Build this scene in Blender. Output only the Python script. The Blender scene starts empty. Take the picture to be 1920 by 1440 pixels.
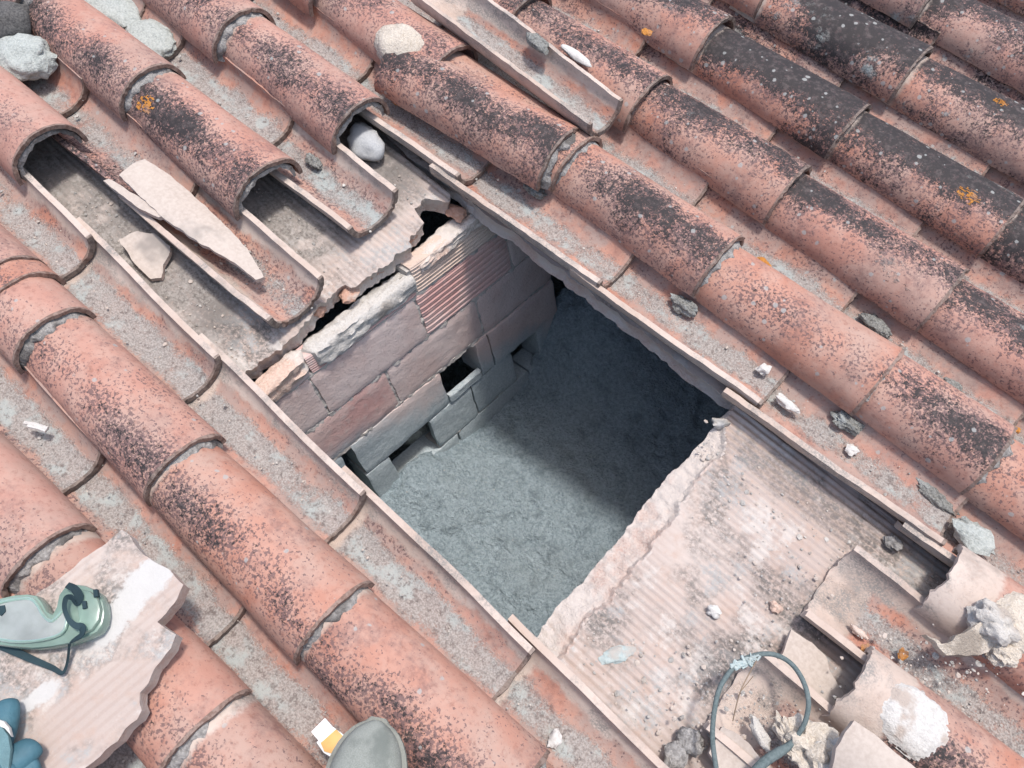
import bpy, bmesh, math, random
from mathutils import Vector, Matrix, noise as mnoise
R_ = math.radians
random.seed(7)
scene = bpy.context.scene
COL = scene.collection

# ------------------------------------------------------------------ camera
PITCH = R_(14)                      # roof pitch: u runs down the slope, v across it, w along its normal
RM = Matrix.Rotation(PITCH, 4, 'Y') # roof frame -> world
CAM_H = 1.28599
FPX = 1525.58
yaw, pit, rol = R_(126.91328546), R_(64.51982986), R_(5.4914732)
fw = Vector((math.cos(yaw), math.sin(yaw), 0)); rt = Vector((math.sin(yaw), -math.cos(yaw), 0)); upv = Vector((0, 0, 1))
cd = math.cos(pit)*fw - math.sin(pit)*upv
cu0 = math.sin(pit)*fw + math.cos(pit)*upv
cr = math.cos(rol)*rt + math.sin(rol)*cu0
cu = -math.sin(rol)*rt + math.cos(rol)*cu0
cam_data = bpy.data.cameras.new('camera'); cam = bpy.data.objects.new('camera', cam_data); COL.objects.link(cam)
cam_data.sensor_width = 36; cam_data.lens = FPX/1920*36; cam_data.clip_end = 500; cam_data.clip_start = 0.02
rot = Matrix((cr, cu, -cd)).transposed().to_4x4()
cam.matrix_world = RM @ Matrix.Translation((0, 0, CAM_H)) @ rot
scene.camera = cam

# ------------------------------------------------------------------ sky and sun
sun_dir = Vector((0.235, 0.17, 0.95)).normalized()      # towards the sun, world frame
elev = math.asin(sun_dir.z); azim = math.atan2(sun_dir.x, sun_dir.y)
world = bpy.data.worlds.new('World'); scene.world = world; world.use_nodes = True
wn = world.node_tree; bg = wn.nodes['Background']
sky = wn.nodes.new('ShaderNodeTexSky'); sky.sky_type = 'NISHITA'; sky.sun_disc = False
sky.sun_elevation = elev; sky.sun_rotation = azim; sky.dust_density = 3.0; sky.air_density = 1.0
wn.links.new(sky.outputs[0], bg.inputs[0]); bg.inputs[1].default_value = 0.15
sl = bpy.data.lights.new('sun', 'SUN'); sl.energy = 2.15; sl.angle = R_(6); sl.color = (1.0, 0.955, 0.92)
sun = bpy.data.objects.new('sun', sl); COL.objects.link(sun)
sun.matrix_world = sun_dir.to_track_quat('Z', 'Y').to_matrix().to_4x4()
scene.view_settings.view_transform = 'Standard'; scene.view_settings.look = 'None'
scene.view_settings.exposure = 0.58; scene.view_settings.gamma = 1.0

# ------------------------------------------------------------------ helpers
def at(x, y, w=0.0):
    """photo pixel -> roof coordinates on the plane at height w above the roof"""
    q = cd + cr*((x-960)/FPX) - cu*((y-720)/FPX)
    t = (w-CAM_H)/q.z
    return Vector((0, 0, CAM_H)) + q*t
def px_of(p):
    X = Vector(p) - Vector((0, 0, CAM_H)); z = X.dot(cd)
    return 960+FPX*X.dot(cr)/z, 720-FPX*X.dot(cu)/z
def nz(x, y, z, s=1.0, seed=0.0):
    return mnoise.noise(Vector((x*s+seed*17.3, y*s-seed*9.1, z*s+seed*5.7)))
def smooth(a, b, x):
    t = max(0, min(1, (x-a)/(b-a))); return t*t*(3-2*t)
def sharpen(bm, ang=40):
    for f in bm.faces: f.smooth = True
    for e in bm.edges:
        if len(e.link_faces) == 2:
            try: e.smooth = e.calc_face_angle() < R_(ang)
            except Exception: e.smooth = True
        else: e.smooth = False
def mesh_of(bm, name, mats, ang=40):
    bm.normal_update(); sharpen(bm, ang)
    me = bpy.data.meshes.new(name); bm.to_mesh(me); bm.free()
    for m in (mats if isinstance(mats, (list, tuple)) else [mats]): me.materials.append(m)
    return me
def obj(name, me, parent=None):
    o = bpy.data.objects.new(name, me); COL.objects.link(o)
    if parent: o.parent = parent
    return o
def empty(name):
    o = bpy.data.objects.new(name, None); COL.objects.link(o); o.empty_display_size = 0.03; return o
def tag(o, label, cat, group=None, kind=None):
    o['label'] = label; o['category'] = cat
    if group: o['group'] = group
    if kind: o['kind'] = kind
    return o
def put(o, u, v, w, rz=0, ry=0, rx=0):
    o.matrix_world = RM @ Matrix.Translation((u, v, w)) @ Matrix.Rotation(rz, 4, 'Z') @ Matrix.Rotation(ry, 4, 'Y') @ Matrix.Rotation(rx, 4, 'X')
    return o

# ------------------------------------------------------------------ materials
class NT:
    def __init__(s, name):
        s.m = bpy.data.materials.new(name); s.m.use_nodes = True
        s.t = s.m.node_tree; s.b = s.t.nodes['Principled BSDF']
        s.b.inputs['Roughness'].default_value = 0.9
        s.b.inputs['Specular IOR Level'].default_value = 0.25
    def n(s, typ, **kw):
        x = s.t.nodes.new('ShaderNode'+typ)
        for k, v in kw.items(): setattr(x, k, v)
        return x
    def link(s, a, b): s.t.links.new(a, b)
    def setin(s, sock, v):
        if isinstance(v, bpy.types.NodeSocket): s.link(v, sock)
        else: sock.default_value = v
    def math(s, op, a, b=0.0, c=None, clamp=False):
        x = s.n('Math', operation=op); x.use_clamp = clamp
        s.setin(x.inputs[0], a); s.setin(x.inputs[1], b)
        if c is not None: s.setin(x.inputs[2], c)
        return x.outputs[0]
    def step(s, v, lo, hi):
        x = s.n('MapRange', interpolation_type='SMOOTHSTEP')
        s.setin(x.inputs['Value'], v); s.setin(x.inputs['From Min'], lo); s.setin(x.inputs['From Max'], hi)
        return x.outputs[0]
    def mix(s, f, a, b):
        x = s.n('Mix', data_type='RGBA'); x.clamp_factor = True
        s.setin(x.inputs[0], f)
        for k, v in ((6, a), (7, b)):
            if isinstance(v, tuple): v = (*v, 1) if len(v) == 3 else v
            s.setin(x.inputs[k], v)
        return x.outputs[2]
    def noise(s, vec, scale, detail=3, rough=0.55, dist=0.0):
        x = s.n('TexNoise'); s.link(vec, x.inputs['Vector'])
        x.inputs['Scale'].default_value = scale; x.inputs['Detail'].default_value = detail
        x.inputs['Roughness'].default_value = rough; x.inputs['Distortion'].default_value = dist
        return x.outputs[0]
    def voro(s, vec, scale, out='Distance', feature='F1'):
        x = s.n('TexVoronoi', feature=feature); s.link(vec, x.inputs['Vector']); x.inputs['Scale'].default_value = scale
        return x.outputs[out]
    def coords(s, rnd=True, which='Object'):
        tc = s.n('TexCoord'); p = tc.outputs[which]; s.p = p
        oi = s.n('ObjectInfo'); s.oi = oi
        if not rnd: s.q = p; return p
        cb = s.n('CombineXYZ')
        for i, k in enumerate((37.1, 91.7, 53.3)): s.link(s.math('MULTIPLY', oi.outputs['Random'], k), cb.inputs[i])
        a = s.n('VectorMath', operation='ADD'); s.link(p, a.inputs[0]); s.link(cb.outputs[0], a.inputs[1])
        s.q = a.outputs[0]; return s.q
    def xyz(s):
        x = s.n('SeparateXYZ'); s.link(s.p, x.inputs[0]); return x.outputs
    def bump(s, h, strength=0.5, dist=0.003, prev=None):
        x = s.n('Bump'); s.link(h, x.inputs['Height']); x.inputs['Strength'].default_value = strength; x.inputs['Distance'].default_value = dist
        if prev: s.link(prev, x.inputs['Normal'])
        return x.outputs[0]
    def done(s, col, normal=None):
        s.setin(s.b.inputs['Base Color'], (*col, 1) if isinstance(col, tuple) else col)
        if normal: s.link(normal, s.b.inputs['Normal'])
        return s.m

def tile_material(name, channel, clean=True):
    T = NT(name); q = T.coords(); x, y, z = T.xyz()
    sc = T.n('SeparateColor'); T.link(T.oi.outputs['Color'], sc.inputs[0])
    black, grey, orange = sc.outputs[0], sc.outputs[1], sc.outputs[2]
    yc = T.math('DIVIDE', T.math('SUBTRACT', T.oi.outputs['Alpha'], 0.5), 5.0)
    rnd = T.oi.outputs['Random']
    n_lo = T.noise(q, 7, 3); n_mid = T.noise(q, 22, 5, 0.6); n_f = T.noise(q, 105, 5, 0.68); n_ff = T.noise(q, 330, 3, 0.6)
    # fired clay, from orange red to pale pink
    col = T.mix(T.step(n_lo, 0.3, 0.7), (0.395, 0.176, 0.120), (0.45, 0.240, 0.178))
    col = T.mix(T.math('MULTIPLY', T.step(rnd, 0.2, 1.0), 0.45), col, (0.43, 0.265, 0.225))
    col = T.mix(T.math('MULTIPLY', T.step(n_mid, 0.42, 0.68), 0.60), col, (0.46, 0.305, 0.245))
    col = T.mix(T.math('MULTIPLY', T.step(T.noise(q, 5, 6, 0.65), 0.45, 0.62), 0.55), col, (0.375, 0.275, 0.228))
    if channel: col = T.mix(T.math('MULTIPLY', T.step(T.noise(q, 16, 6, 0.7), 0.40, 0.58), 0.75), col, (0.325, 0.255, 0.225))
    col = T.mix(T.math('MULTIPLY', T.step(n_f, 0.50, 0.72), 0.55), col, (0.24, 0.105, 0.075))
    # brown and purple grime
    ng = T.noise(q, 13, 6, 0.7)
    gm = T.math('MULTIPLY', T.step(ng, 0.47, 0.68), T.math('ADD', T.math('MULTIPLY', black, 0.8), 0.08))
    col = T.mix(T.math('MULTIPLY', gm, T.step(n_f, 0.30, 0.58)), col, (0.150, 0.093, 0.090))
    sp = T.noise(q, 190, 4, 0.6)
    # black lichen in a band along the tile
    d = T.math('ABSOLUTE', T.math('SUBTRACT', y, yc))
    g = T.step(d, T.math('ADD', 0.075, T.math('MULTIPLY', T.step(black, 0.7, 1.0), 0.045)), 0.005)
    nreg = T.noise(q, 6, 4, 0.62)
    m = T.math('ADD', T.math('MULTIPLY', g, 0.60), T.math('SUBTRACT', T.math('MULTIPLY', nreg, 1.75), 0.32))
    th = T.math('SUBTRACT', 0.80, T.math('MULTIPLY', T.math('MULTIPLY', m, black), 0.44))
    spt = T.math('SUBTRACT', 0.745, T.math('MULTIPLY', T.math('MULTIPLY', m, T.math('ADD', black, 0.12)), 0.36))
    col = T.mix(T.math('MULTIPLY', T.step(sp, spt, T.math('ADD', spt, 0.04)), 0.8), col, (0.125, 0.080, 0.080))
    wob = T.n('VectorMath', operation='ADD'); T.link(q, wob.inputs[0])
    nfl = T.math('ADD', T.math('MULTIPLY', T.noise(q, 110, 6, 0.72), 0.58), T.math('MULTIPLY', T.noise(q, 300, 4, 0.6), 0.42))
    bl = T.step(nfl, T.math('SUBTRACT', th, 0.02), T.math('ADD', th, 0.05))
    bcol = T.mix(T.step(T.noise(q, 70, 6, 0.75), 0.48, 0.66), (0.020, 0.020, 0.021), (0.082, 0.068, 0.066))
    col = T.mix(T.math('MULTIPLY', bl, 0.93), col, bcol)
    # round dots of lichen, black on clay, pale on black
    vd = T.voro(q, 130); vr = T.n('TexVoronoi'); T.link(q, vr.inputs[0]); vr.inputs['Scale'].default_value = 130
    rc = T.n('SeparateColor'); T.link(vr.outputs['Color'], rc.inputs[0])
    dots = T.math('MULTIPLY', T.math('MULTIPLY', T.step(vd, 0.42, 0.30), T.step(rc.outputs[0], 0.60, 0.62)), T.math('MULTIPLY', T.step(m, 0.55, 1.0), black))
    col = T.mix(T.math('MULTIPLY', dots, 0.8), col, (0.07, 0.048, 0.048))
    vd2 = T.voro(q, 62); vr2 = T.n('TexVoronoi'); T.link(q, vr2.inputs[0]); vr2.inputs['Scale'].default_value = 62
    rc2 = T.n('SeparateColor'); T.link(vr2.outputs['Color'], rc2.inputs[0])
    thr2 = T.math('SUBTRACT', 1.22, T.math('MULTIPLY', black, 0.66))
    dot2 = T.math('MULTIPLY', T.step(T.math('ADD', T.math('ADD', vd2, T.math('MULTIPLY', n_f, 0.5)), T.math('MULTIPLY', rc2.outputs[0], 0.22)), 0.60, 0.50), T.step(rc2.outputs[1], thr2, T.math('ADD', thr2, 0.02)))
    col = T.mix(T.math('MULTIPLY', dot2, 0.7), col, (0.34, 0.345, 0.33))
    # grey granular crust
    if channel:
        ca = T.math('ADD', T.math('MULTIPLY', T.step(T.math('ABSOLUTE', y), 0.050, 0.008), 0.75), T.math('MULTIPLY', T.noise(q, 12, 6, 0.72), 1.5))
        cth = T.math('SUBTRACT', 1.86, T.math('MULTIPLY', grey, 0.72))
        gr = T.step(T.math('ADD', ca, T.math('MULTIPLY', T.math('ADD', n_f, n_ff), 0.45)), T.math('ADD', cth, 0.25), T.math('ADD', cth, 0.60))
    else:
        cth = T.math('SUBTRACT', 0.90, T.math('MULTIPLY', grey, 0.44))
        gr = T.step(T.math('ADD', T.math('MULTIPLY', T.noise(q, 9, 5, 0.7), 0.8), T.math('MULTIPLY', n_f, 0.25)), cth, T.math('ADD', cth, 0.1))
    gcol = T.mix(T.step(n_ff, 0.35, 0.65), (0.235, 0.22, 0.205), (0.385, 0.37, 0.345))
    gcol = T.mix(T.step(n_mid, 0.50, 0.64), gcol, (0.36, 0.40, 0.385))
    gcol = T.mix(T.math('MULTIPLY', T.step(n_f, 0.52, 0.66), 0.7), gcol, (0.10, 0.09, 0.085))
    col = T.mix(T.math('MULTIPLY', gr, 0.86), col, gcol)
    # orange lichen
    oth = T.math('SUBTRACT', 0.92, T.math('MULTIPLY', orange, 0.30))
    orr = T.step(T.math('ADD', T.math('MULTIPLY', T.noise(q, 10, 2), 0.8), T.math('MULTIPLY', n_f, 0.22)), oth, T.math('ADD', oth, 0.03))
    col = T.mix(T.math('MULTIPLY', orr, 0.9), col, (0.50, 0.20, 0.035))
    # clean clay that other tiles used to cover
    wv = T.math('ADD', T.math('MULTIPLY', T.math('SUBTRACT', n_mid, 0.5), 0.034), T.math('MULTIPLY', T.math('SUBTRACT', n_f, 0.5), 0.014))
    cl = T.step(T.math('ADD', x, wv), -0.345, -0.358)
    if channel:
        al = T.oi.outputs['Alpha']; yp = T.math('GREATER_THAN', y, 0.0)
        gp = T.math('GREATER_THAN', al, 0.4); gn = T.math('ADD', T.math('LESS_THAN', al, 0.1), T.math('MULTIPLY', gp, T.math('LESS_THAN', al, 0.8)))
        sf = T.math('ADD', T.math('MULTIPLY', yp, gp), T.math('MULTIPLY', T.math('SUBTRACT', 1.0, yp), gn))
        cl = T.math('MULTIPLY', cl, T.math('GREATER_THAN', al, 0.4))
        cl = T.math('MAXIMUM', cl, T.math('MULTIPLY', sf, T.step(T.math('ADD', T.math('ABSOLUTE', y), wv), 0.041, 0.051)))
        und = T.step(z, -0.036, -0.042)
    ccol = T.mix(T.step(n_lo, 0.35, 0.65), (0.46, 0.365, 0.305), (0.53, 0.445, 0.385))
    ccol = T.mix(T.math('MULTIPLY', T.step(ng, 0.50, 0.70), 0.75), ccol, (0.31, 0.255, 0.22))
    ccol = T.mix(T.math('MULTIPLY', T.step(n_f, 0.5, 0.7), 0.35), ccol, (0.39, 0.275, 0.22))
    ccol = T.mix(T.math('MULTIPLY', T.step(T.noise(q, 11, 6, 0.72), 0.47, 0.62), T.step(n_ff, 0.30, 0.60)), ccol, (0.255, 0.235, 0.215))
    if clean: col = T.mix(cl, col, ccol)
    endm = T.step(x, -0.0062, -0.0050)
    col = T.mix(T.math('MULTIPLY', endm, 0.8), col, T.mix(T.step(n_f, 0.4, 0.6), (0.105, 0.075, 0.06), (0.24, 0.19, 0.16)))
    h = T.math('ADD', T.math('MULTIPLY', n_ff, T.math('ADD', T.math('MULTIPLY', gr, 0.8), 0.25)), T.math('ADD', T.math('MULTIPLY', gr, T.math('MULTIPLY', n_f, 2.0)), T.math('ADD', T.math('MULTIPLY', bl, 0.25), T.math('MULTIPLY', n_mid, 0.4))))
    if not channel: T.b.inputs['Roughness'].default_value = 0.72; T.b.inputs['Specular IOR Level'].default_value = 0.32
    return T.done(col, T.bump(h, 0.55, 0.003))

def grainy(name, a, b, c=None, s=40, bstr=0.7, bdist=0.004, cth=0.55, fine=260):
    T = NT(name); q = T.coords()
    n1 = T.noise(q, s, 6, 0.65); n2 = T.noise(q, fine, 3, 0.6); n3 = T.noise(q, s*0.35, 4, 0.6)
    col = T.mix(T.step(n2, 0.3, 0.7), a, b)
    col = T.mix(T.math('MULTIPLY', T.step(n1, 0.35, 0.65), 0.5), col, b)
    if c: col = T.mix(T.math('MULTIPLY', T.step(n3, cth, cth+0.12), 0.85), col, c)
    return T.done(col, T.bump(T.math('ADD', n1, T.math('MULTIPLY', n2, 0.5)), bstr, bdist))

M_COVER = tile_material('cover_clay', False)
M_CHAN = tile_material('channel_clay', True)
M_COVERW = tile_material('weathered_clay', False, False)
M_MORTAR = grainy('grey_mortar', (0.17, 0.16, 0.15), (0.37, 0.355, 0.335), (0.095, 0.088, 0.082), 34, 1.0, 0.006, 0.50, 190)
M_WMORTAR = grainy('white_mortar', (0.43, 0.40, 0.36), (0.55, 0.525, 0.485), (0.36, 0.31, 0.265), 28, 0.8, 0.006, 0.54)
M_BMORTAR = grainy('beige_mortar', (0.42, 0.36, 0.29), (0.60, 0.54, 0.46), (0.26, 0.22, 0.18), 24, 0.9, 0.007, 0.56)
M_LICHEN = grainy('lichen_crust', (0.28, 0.305, 0.285), (0.46, 0.485, 0.455), (0.15, 0.15, 0.135), 60, 0.9, 0.005, 0.60)
M_MOSS = grainy('dark_moss', (0.10, 0.10, 0.09), (0.30, 0.30, 0.28), (0.36, 0.38, 0.365), 95, 1.0, 0.006, 0.56)
M_BEIGE = grainy('clean_clay', (0.42, 0.355, 0.305), (0.50, 0.435, 0.38), (0.27, 0.24, 0.215), 18, 0.25, 0.002, 0.52, 150)
M_WHITE = grainy('plaster_chip', (0.50, 0.48, 0.45), (0.60, 0.585, 0.555), (0.42, 0.385, 0.335), 40)
M_DARK = grainy('dark_stone', (0.045, 0.045, 0.045), (0.13, 0.125, 0.12), (0.24, 0.24, 0.235), 45)
M_TEAL = grainy('pale_teal_mortar', (0.30, 0.38, 0.38), (0.43, 0.48, 0.46), (.40, .36, .32), 50)

# ------------------------------------------------------------------ roof tiles
TL = 0.425
def tile_mesh(seed, channel, L=TL, x_hi=0.0, x_lo=None, crack=None):
    """half-round clay tile, lower end at x = 0, running to x = -L; covers arch up, channels hang down"""
    bm = bmesh.new(); nx, na = 46, 30; t = 0.011
    if channel: hw0, hw1, d0, d1 = 0.065, 0.077, 0.058, 0.063   # narrow end downhill
    else:       hw0, hw1, d0, d1 = 0.080, 0.067, 0.076, 0.064   # wide end downhill
    tk = lambda x: 0.72 if x > -0.03 and not channel else 1.0
    def P(i, j, inner):
        s = i/nx; x = -L + (L + x_hi)*s; k = -x/L
        hw = hw0 + (hw1-hw0)*k; h = d0 + (d1-d0)*k
        a = math.pi*j/na
        if inner: hw -= t*tk(x); h -= t*tk(x)
        wob = 1 + 0.035*nz(x*4, a*0.6, 0, 1.3, seed)
        y = -hw*math.cos(a)*wob; zz = h*(abs(math.sin(a))**0.86)*wob
        e = 0.0035*nz(a*2.2, seed, 0, 1.0) + 0.0022*nz(a*9, seed, 3, 1.0)     # uneven ends
        if i == 0 or i == nx: x += e*(1.0 if i == nx else 1.8)
        y += 0.0025*nz(x*6, j*0.1, 2, 1, seed); zz += 0.0012*nz(x*30, a*5, 5, 1, seed)
        if j == 0 or j == na:
            zz += 0.0025*nz(x*28, j, 1, 1, seed) + 0.0016*nz(x*85, j, 4, 1, seed) + (0.006 if channel else 0.002)*max(0, nz(x*22, j, 8, 1, seed)-.3)/.7
        if i >= nx-1 and nz(a*5, seed, 6, 1.0) > .38: x -= 0.006*(nz(a*5, seed, 6, 1.0)-.38)/.3
        if channel: zz = 0.02 - zz
        return (x, y, zz)
    O = [[bm.verts.new(P(i, j, False)) for j in range(na+1)] for i in range(nx+1)]
    I = [[bm.verts.new(P(i, j, True)) for j in range(na+1)] for i in range(nx+1)]
    for i in range(nx):
        for j in range(na):
            bm.faces.new((O[i][j], O[i+1][j], O[i+1][j+1], O[i][j+1]))
            bm.faces.new((I[i][j], I[i][j+1], I[i+1][j+1], I[i+1][j]))
        bm.faces.new((O[i][0], I[i][0], I[i+1][0], O[i+1][0]))
        bm.faces.new((O[i][na], O[i+1][na], I[i+1][na], I[i][na]))
    for i, fl in ((0, False), (nx, True)):
        for j in range(na):
            f = (O[i][j], O[i][j+1], I[i][j+1], I[i][j])
            bm.faces.new(f if not fl else f[::-1])
    bmesh.ops.recalc_face_normals(bm, faces=bm.faces)
    return bm
COVERS = [mesh_of(tile_mesh(k+1, False), 'cover_tile', M_COVER) for k in range(6)]
CHANS = [mesh_of(tile_mesh(k+20, True), 'channel_tile', M_CHAN) for k in range(6)]

def bed_mesh(seed, thin=False):
    """crusty mortar arch squeezed out under the lower end of a cover tile"""
    bm = bmesh.new(); nx, na = 7, 34
    rows = []
    for i in range(nx+1):
        s = i/nx; row = []
        for j in range(na+1):
            a = math.pi*j/na
            rag = 0.014*nz(a*2.3, s, 0, 1.4, seed) + 0.007*nz(a*9, s*2, 0, 1, seed)
            x = -0.022 + s*max(.006, 0.034 + rag)
            r = 0.0715 - 0.0115*max(0, s-0.45)/0.55 + 0.0036*nz(a*8, s*4, 0, 1.5, seed)
            hh = 0.0668 - 0.0120*max(0, s-0.45)/0.55 + 0.0022*nz(a*8, s*4, 9, 1.5, seed)
            if thin: r = 0.0715-0.004*s+0.003*nz(a*9, s*4, 0, 1.5, seed); hh = 0.0668-0.004*s+0.003*nz(a*9, s*4, 9, 1.5, seed); x = -0.03+s*(0.032+rag*.5)
            if i == nx: k_ = .007 if thin else .010; r -= k_; hh -= k_*1.1; x -= 0.004
            row.append(bm.verts.new((x, -r*math.cos(a), hh*abs(math.sin(a))**0.86)))
        rows.append(row)
    for i in range(nx):
        for j in range(na): bm.faces.new((rows[i][j], rows[i+1][j], rows[i+1][j+1], rows[i][j+1]))
    bmesh.ops.recalc_face_normals(bm, faces=bm.faces)
    return bm
OPEN_BED = mesh_of(bed_mesh(58, True), 'mortar_bed', M_MORTAR, 80)
BEDS = [mesh_of(bed_mesh(k+50), 'mortar_bed', M_MORTAR, 80) for k in range(4)]

P_ = 0.23
V0 = -0.30
def span(lo, hi, step, anchor):
    k0 = math.ceil((lo-anchor)/step); return [anchor+step*k for k in range(k0, int((hi-anchor)/step)+1)]
U0, U1 = -3.2, 1.35
COVER_ROWS = {}   # row index -> list of lower-end u
COVER_ROWS[-2] = span(U0, U1, 0.36, -0.45); COVER_ROWS[-1] = span(U0, U1, 0.36, -0.60)
COVER_ROWS[0] = span(U0, U1, 0.365, -0.312)
COVER_ROWS[1] = span(U0, -1.2, 0.355, -1.145) + [-1.145, -1.098, -0.994, -0.646, -0.292, 0.065, 0.42, 0.78, 1.13]
COVER_ROWS[2] = span(U0, -1.3, 0.355, -1.338)
COVER_ROWS[3] = span(U0, -0.97, 0.353, -0.977) + [0.335+TL, 0.335+TL+0.355]
COVER_ROWS[4] = span(U0, -0.96, 0.356, -0.964) + [0.36+TL, 0.36+TL+0.355]
COVER_ROWS[5] = span(U0, 0.12, 0.3475, -0.586) + [0.325, 0.672, 1.02]
COVER_ROWS[6] = span(U0, U1, 0.345, -0.58)
COVER_ROWS[7] = span(U0, U1, 0.35, -0.584)
COVER_ROWS[8] = span(U0, U1, 0.356, -0.22)
for k, a in ((9, -0.30), (10, -0.12), (11, -0.26), (12, -0.1), (13, -0.2)): COVER_ROWS[k] = span(U0, U1, 0.355, a)
COVER_ROWS[1] = sorted(set(round(v, 4) for v in COVER_ROWS[1]))
CHAN_COLS = {}    # index k: trough between cover rows k and k+1
CHAN_COLS[-2] = span(U0, U1, 0.36, -0.5); CHAN_COLS[-1] = span(U0, U1, 0.36, -0.66)
CHAN_COLS[0] = span(U0, U1, 0.3615, -0.418)
CHAN_COLS[1] = span(U0, U1, 0.3625, -0.405)
CHAN_COLS[2] = span(U0, -0.75, 0.353, -0.757) + [0.215+TL, 0.215+TL+0.36]
CHAN_COLS[3] = [-2.65, -2.3, -1.94, -1.575, -1.444, -1.097, -0.80] + [0.235+TL, 0.235+TL+0.36]
CHAN_COLS[4] = span(U0, U1, 0.36, -0.38)
CHAN_COLS[5] = span(U0, U1, 0.357, -0.373)
CHAN_COLS[6] = span(U0, U1, 0.354, -0.357)
for k, a in ((7, -0.33), (8, -0.24), (9, -0.35), (10, -0.2), (11, -0.3), (12, -0.25)): CHAN_COLS[k] = span(U0, U1, 0.356, a)
LOOK = {-2: (.4, .2, .0, -.03), -1: (.4, .2, .0, -.03), 0: (.42, .25, .1, -.03), 1: (.58, .3, .12, -.036), 2: (.46, .3, .0, -.02), 3: (.54, .3, .45, -.03),
        4: (.52, .3, .0, -.03), 5: (.55, .45, .1, -.018), 6: (.68, .6, .2, .012), 7: (.86, .6, .25, .020), 8: (.93, .68, .25, .018),
        9: (.90, .75, .25, .02), 10: (.90, .75, .2, .02), 11: (.8, .7, .2, .02), 12: (.8, .7, .2, .02), 13: (.8, .7, .2, .02)}
CGREY = {-2: .8, -1: .8, 0: .82, 1: .78, 2: .62, 3: .66, 4: .68, 5: .74, 6: .8, 7: .9, 8: .9, 9: .9, 10: .9, 11: .9, 12: .9}
def visible(u0, u1, vc, hw, w, m=0):
    n = 0
    for i in range(9):
        for s in (-0.6, 0, 0.6):
            x, y = px_of((u0+(u1-u0)*i/8, vc+s*hw, w))
            if -m < x < 1920+m and -m < y < 1440+m: n += 1
    return n
ORD = ['first', 'second', 'third', 'fourth', 'fifth', 'sixth', 'seventh', 'eighth', 'ninth', 'tenth']
ROWNAME = {-2: 'fourth cover row left of the hole', -1: 'third cover row left of the hole', 0: 'second cover row left of the hole', 1: 'cover row directly left of the hole',
           2: 'left cover row uphill of the hole', 3: 'middle cover row uphill of the hole', 4: 'right cover row uphill of the hole',
           5: 'cover row directly right of the hole', 6: 'second cover row right of the hole', 7: 'third cover row right of the hole',
           8: 'fourth cover row right of the hole', 9: 'fifth cover row right of the hole', 10: 'sixth cover row right of the hole',
           11: 'seventh cover row right of the hole', 12: 'eighth cover row right of the hole', 13: 'ninth cover row right of the hole'}
COLNAME = {-2: 'fourth trough left of the hole', -1: 'third trough left of the hole', 0: 'second trough left of the hole', 1: 'trough edging the hole on its left',
           2: 'left open trough uphill of the hole', 3: 'right open trough uphill of the hole', 4: 'trough edging the hole on its right',
           5: 'second trough right of the hole', 6: 'third trough right of the hole', 7: 'fourth trough right of the hole',
           8: 'fifth trough right of the hole', 9: 'sixth trough right of the hole', 10: 'seventh trough right of the hole',
           11: 'eighth trough right of the hole', 12: 'ninth trough right of the hole'}
def adj(look):
    return 'salmon' if look < .45 else 'speckled' if look < .63 else 'lichen-stained' if look < .75 else 'black-mottled'
GC, GH = 'half-round cover tiles in rows', 'channel tiles lying in the troughs'
rng = random.Random(11)
cover_obj, chan_obj = {}, {}
for row, ends in COVER_ROWS.items():
    vc = V0 + row*P_ + 0.079; n = 0; lb = LOOK[row]
    for u in sorted(ends):
        vis = visible(u-0.35, u, vc, 0.08, 0.05)
        if not visible(u-0.4, u, vc, 0.08, 0.05, 420): continue
        o = obj('cover_tile', COVERS[rng.randrange(6)])
        jit = (rng.uniform(-.6, .6), rng.uniform(-.5, .5))
        lift = 0.0
        if row == 1 and abs(u+1.098) < .002: lift = -0.006
        if row in (3, 4) and u > 0.3: lift = 0.003
        put(o, u, vc + rng.uniform(-.003, .003), 0.002+lift, R_(jit[0]*1.5), R_(-1.7+rng.uniform(-.35, .35)), R_(jit[1]*3))
        o.matrix_world = o.matrix_world @ Matrix.Diagonal((1, rng.uniform(.965, 1.03), rng.uniform(.93, 1.05), 1))
        b = min(1, max(0.05, lb[0] + rng.uniform(-.10, .10)))
        o.color = (b, min(1, lb[1]+rng.uniform(-.1, .1)), lb[2]*rng.choice((0.3, 1, 1.3)), 0.5 + 5*(lb[3]+rng.uniform(-.008, .008)))
        if vis:
            nm = ORD[n]; n += 1; ext = ''
            if row in (3, 4) and u > 0.3:
                lab = ('cover tile with pale bared upper end and white mortar patch, bottom right' if row == 3 else 'cover tile with pale bared upper end beside a mortar lump, right edge')
                if u > 0.9: lab = None
            else:
                lab = '%s clay cover tile, %s down in the %s' % (adj(b), nm, ROWNAME[row])
        else: lab = None
        if lab: tag(o, lab, 'roof tile', GC)
        else: tag(o, 'half-round clay cover tile beyond the edge of the photo', 'roof tile', 'cover tiles beyond the frame')
        if row <= 5 and not (row in (3, 4) and u > 0.3) and not (row == 5 and u < -.9):
            m = obj('mortar_bed', OPEN_BED if (row, round(u, 2)) in ((2, -1.34), (3, -.98), (4, -.96)) else BEDS[rng.randrange(4)], o)
        cover_obj[(row, round(u, 3))] = o
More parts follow.
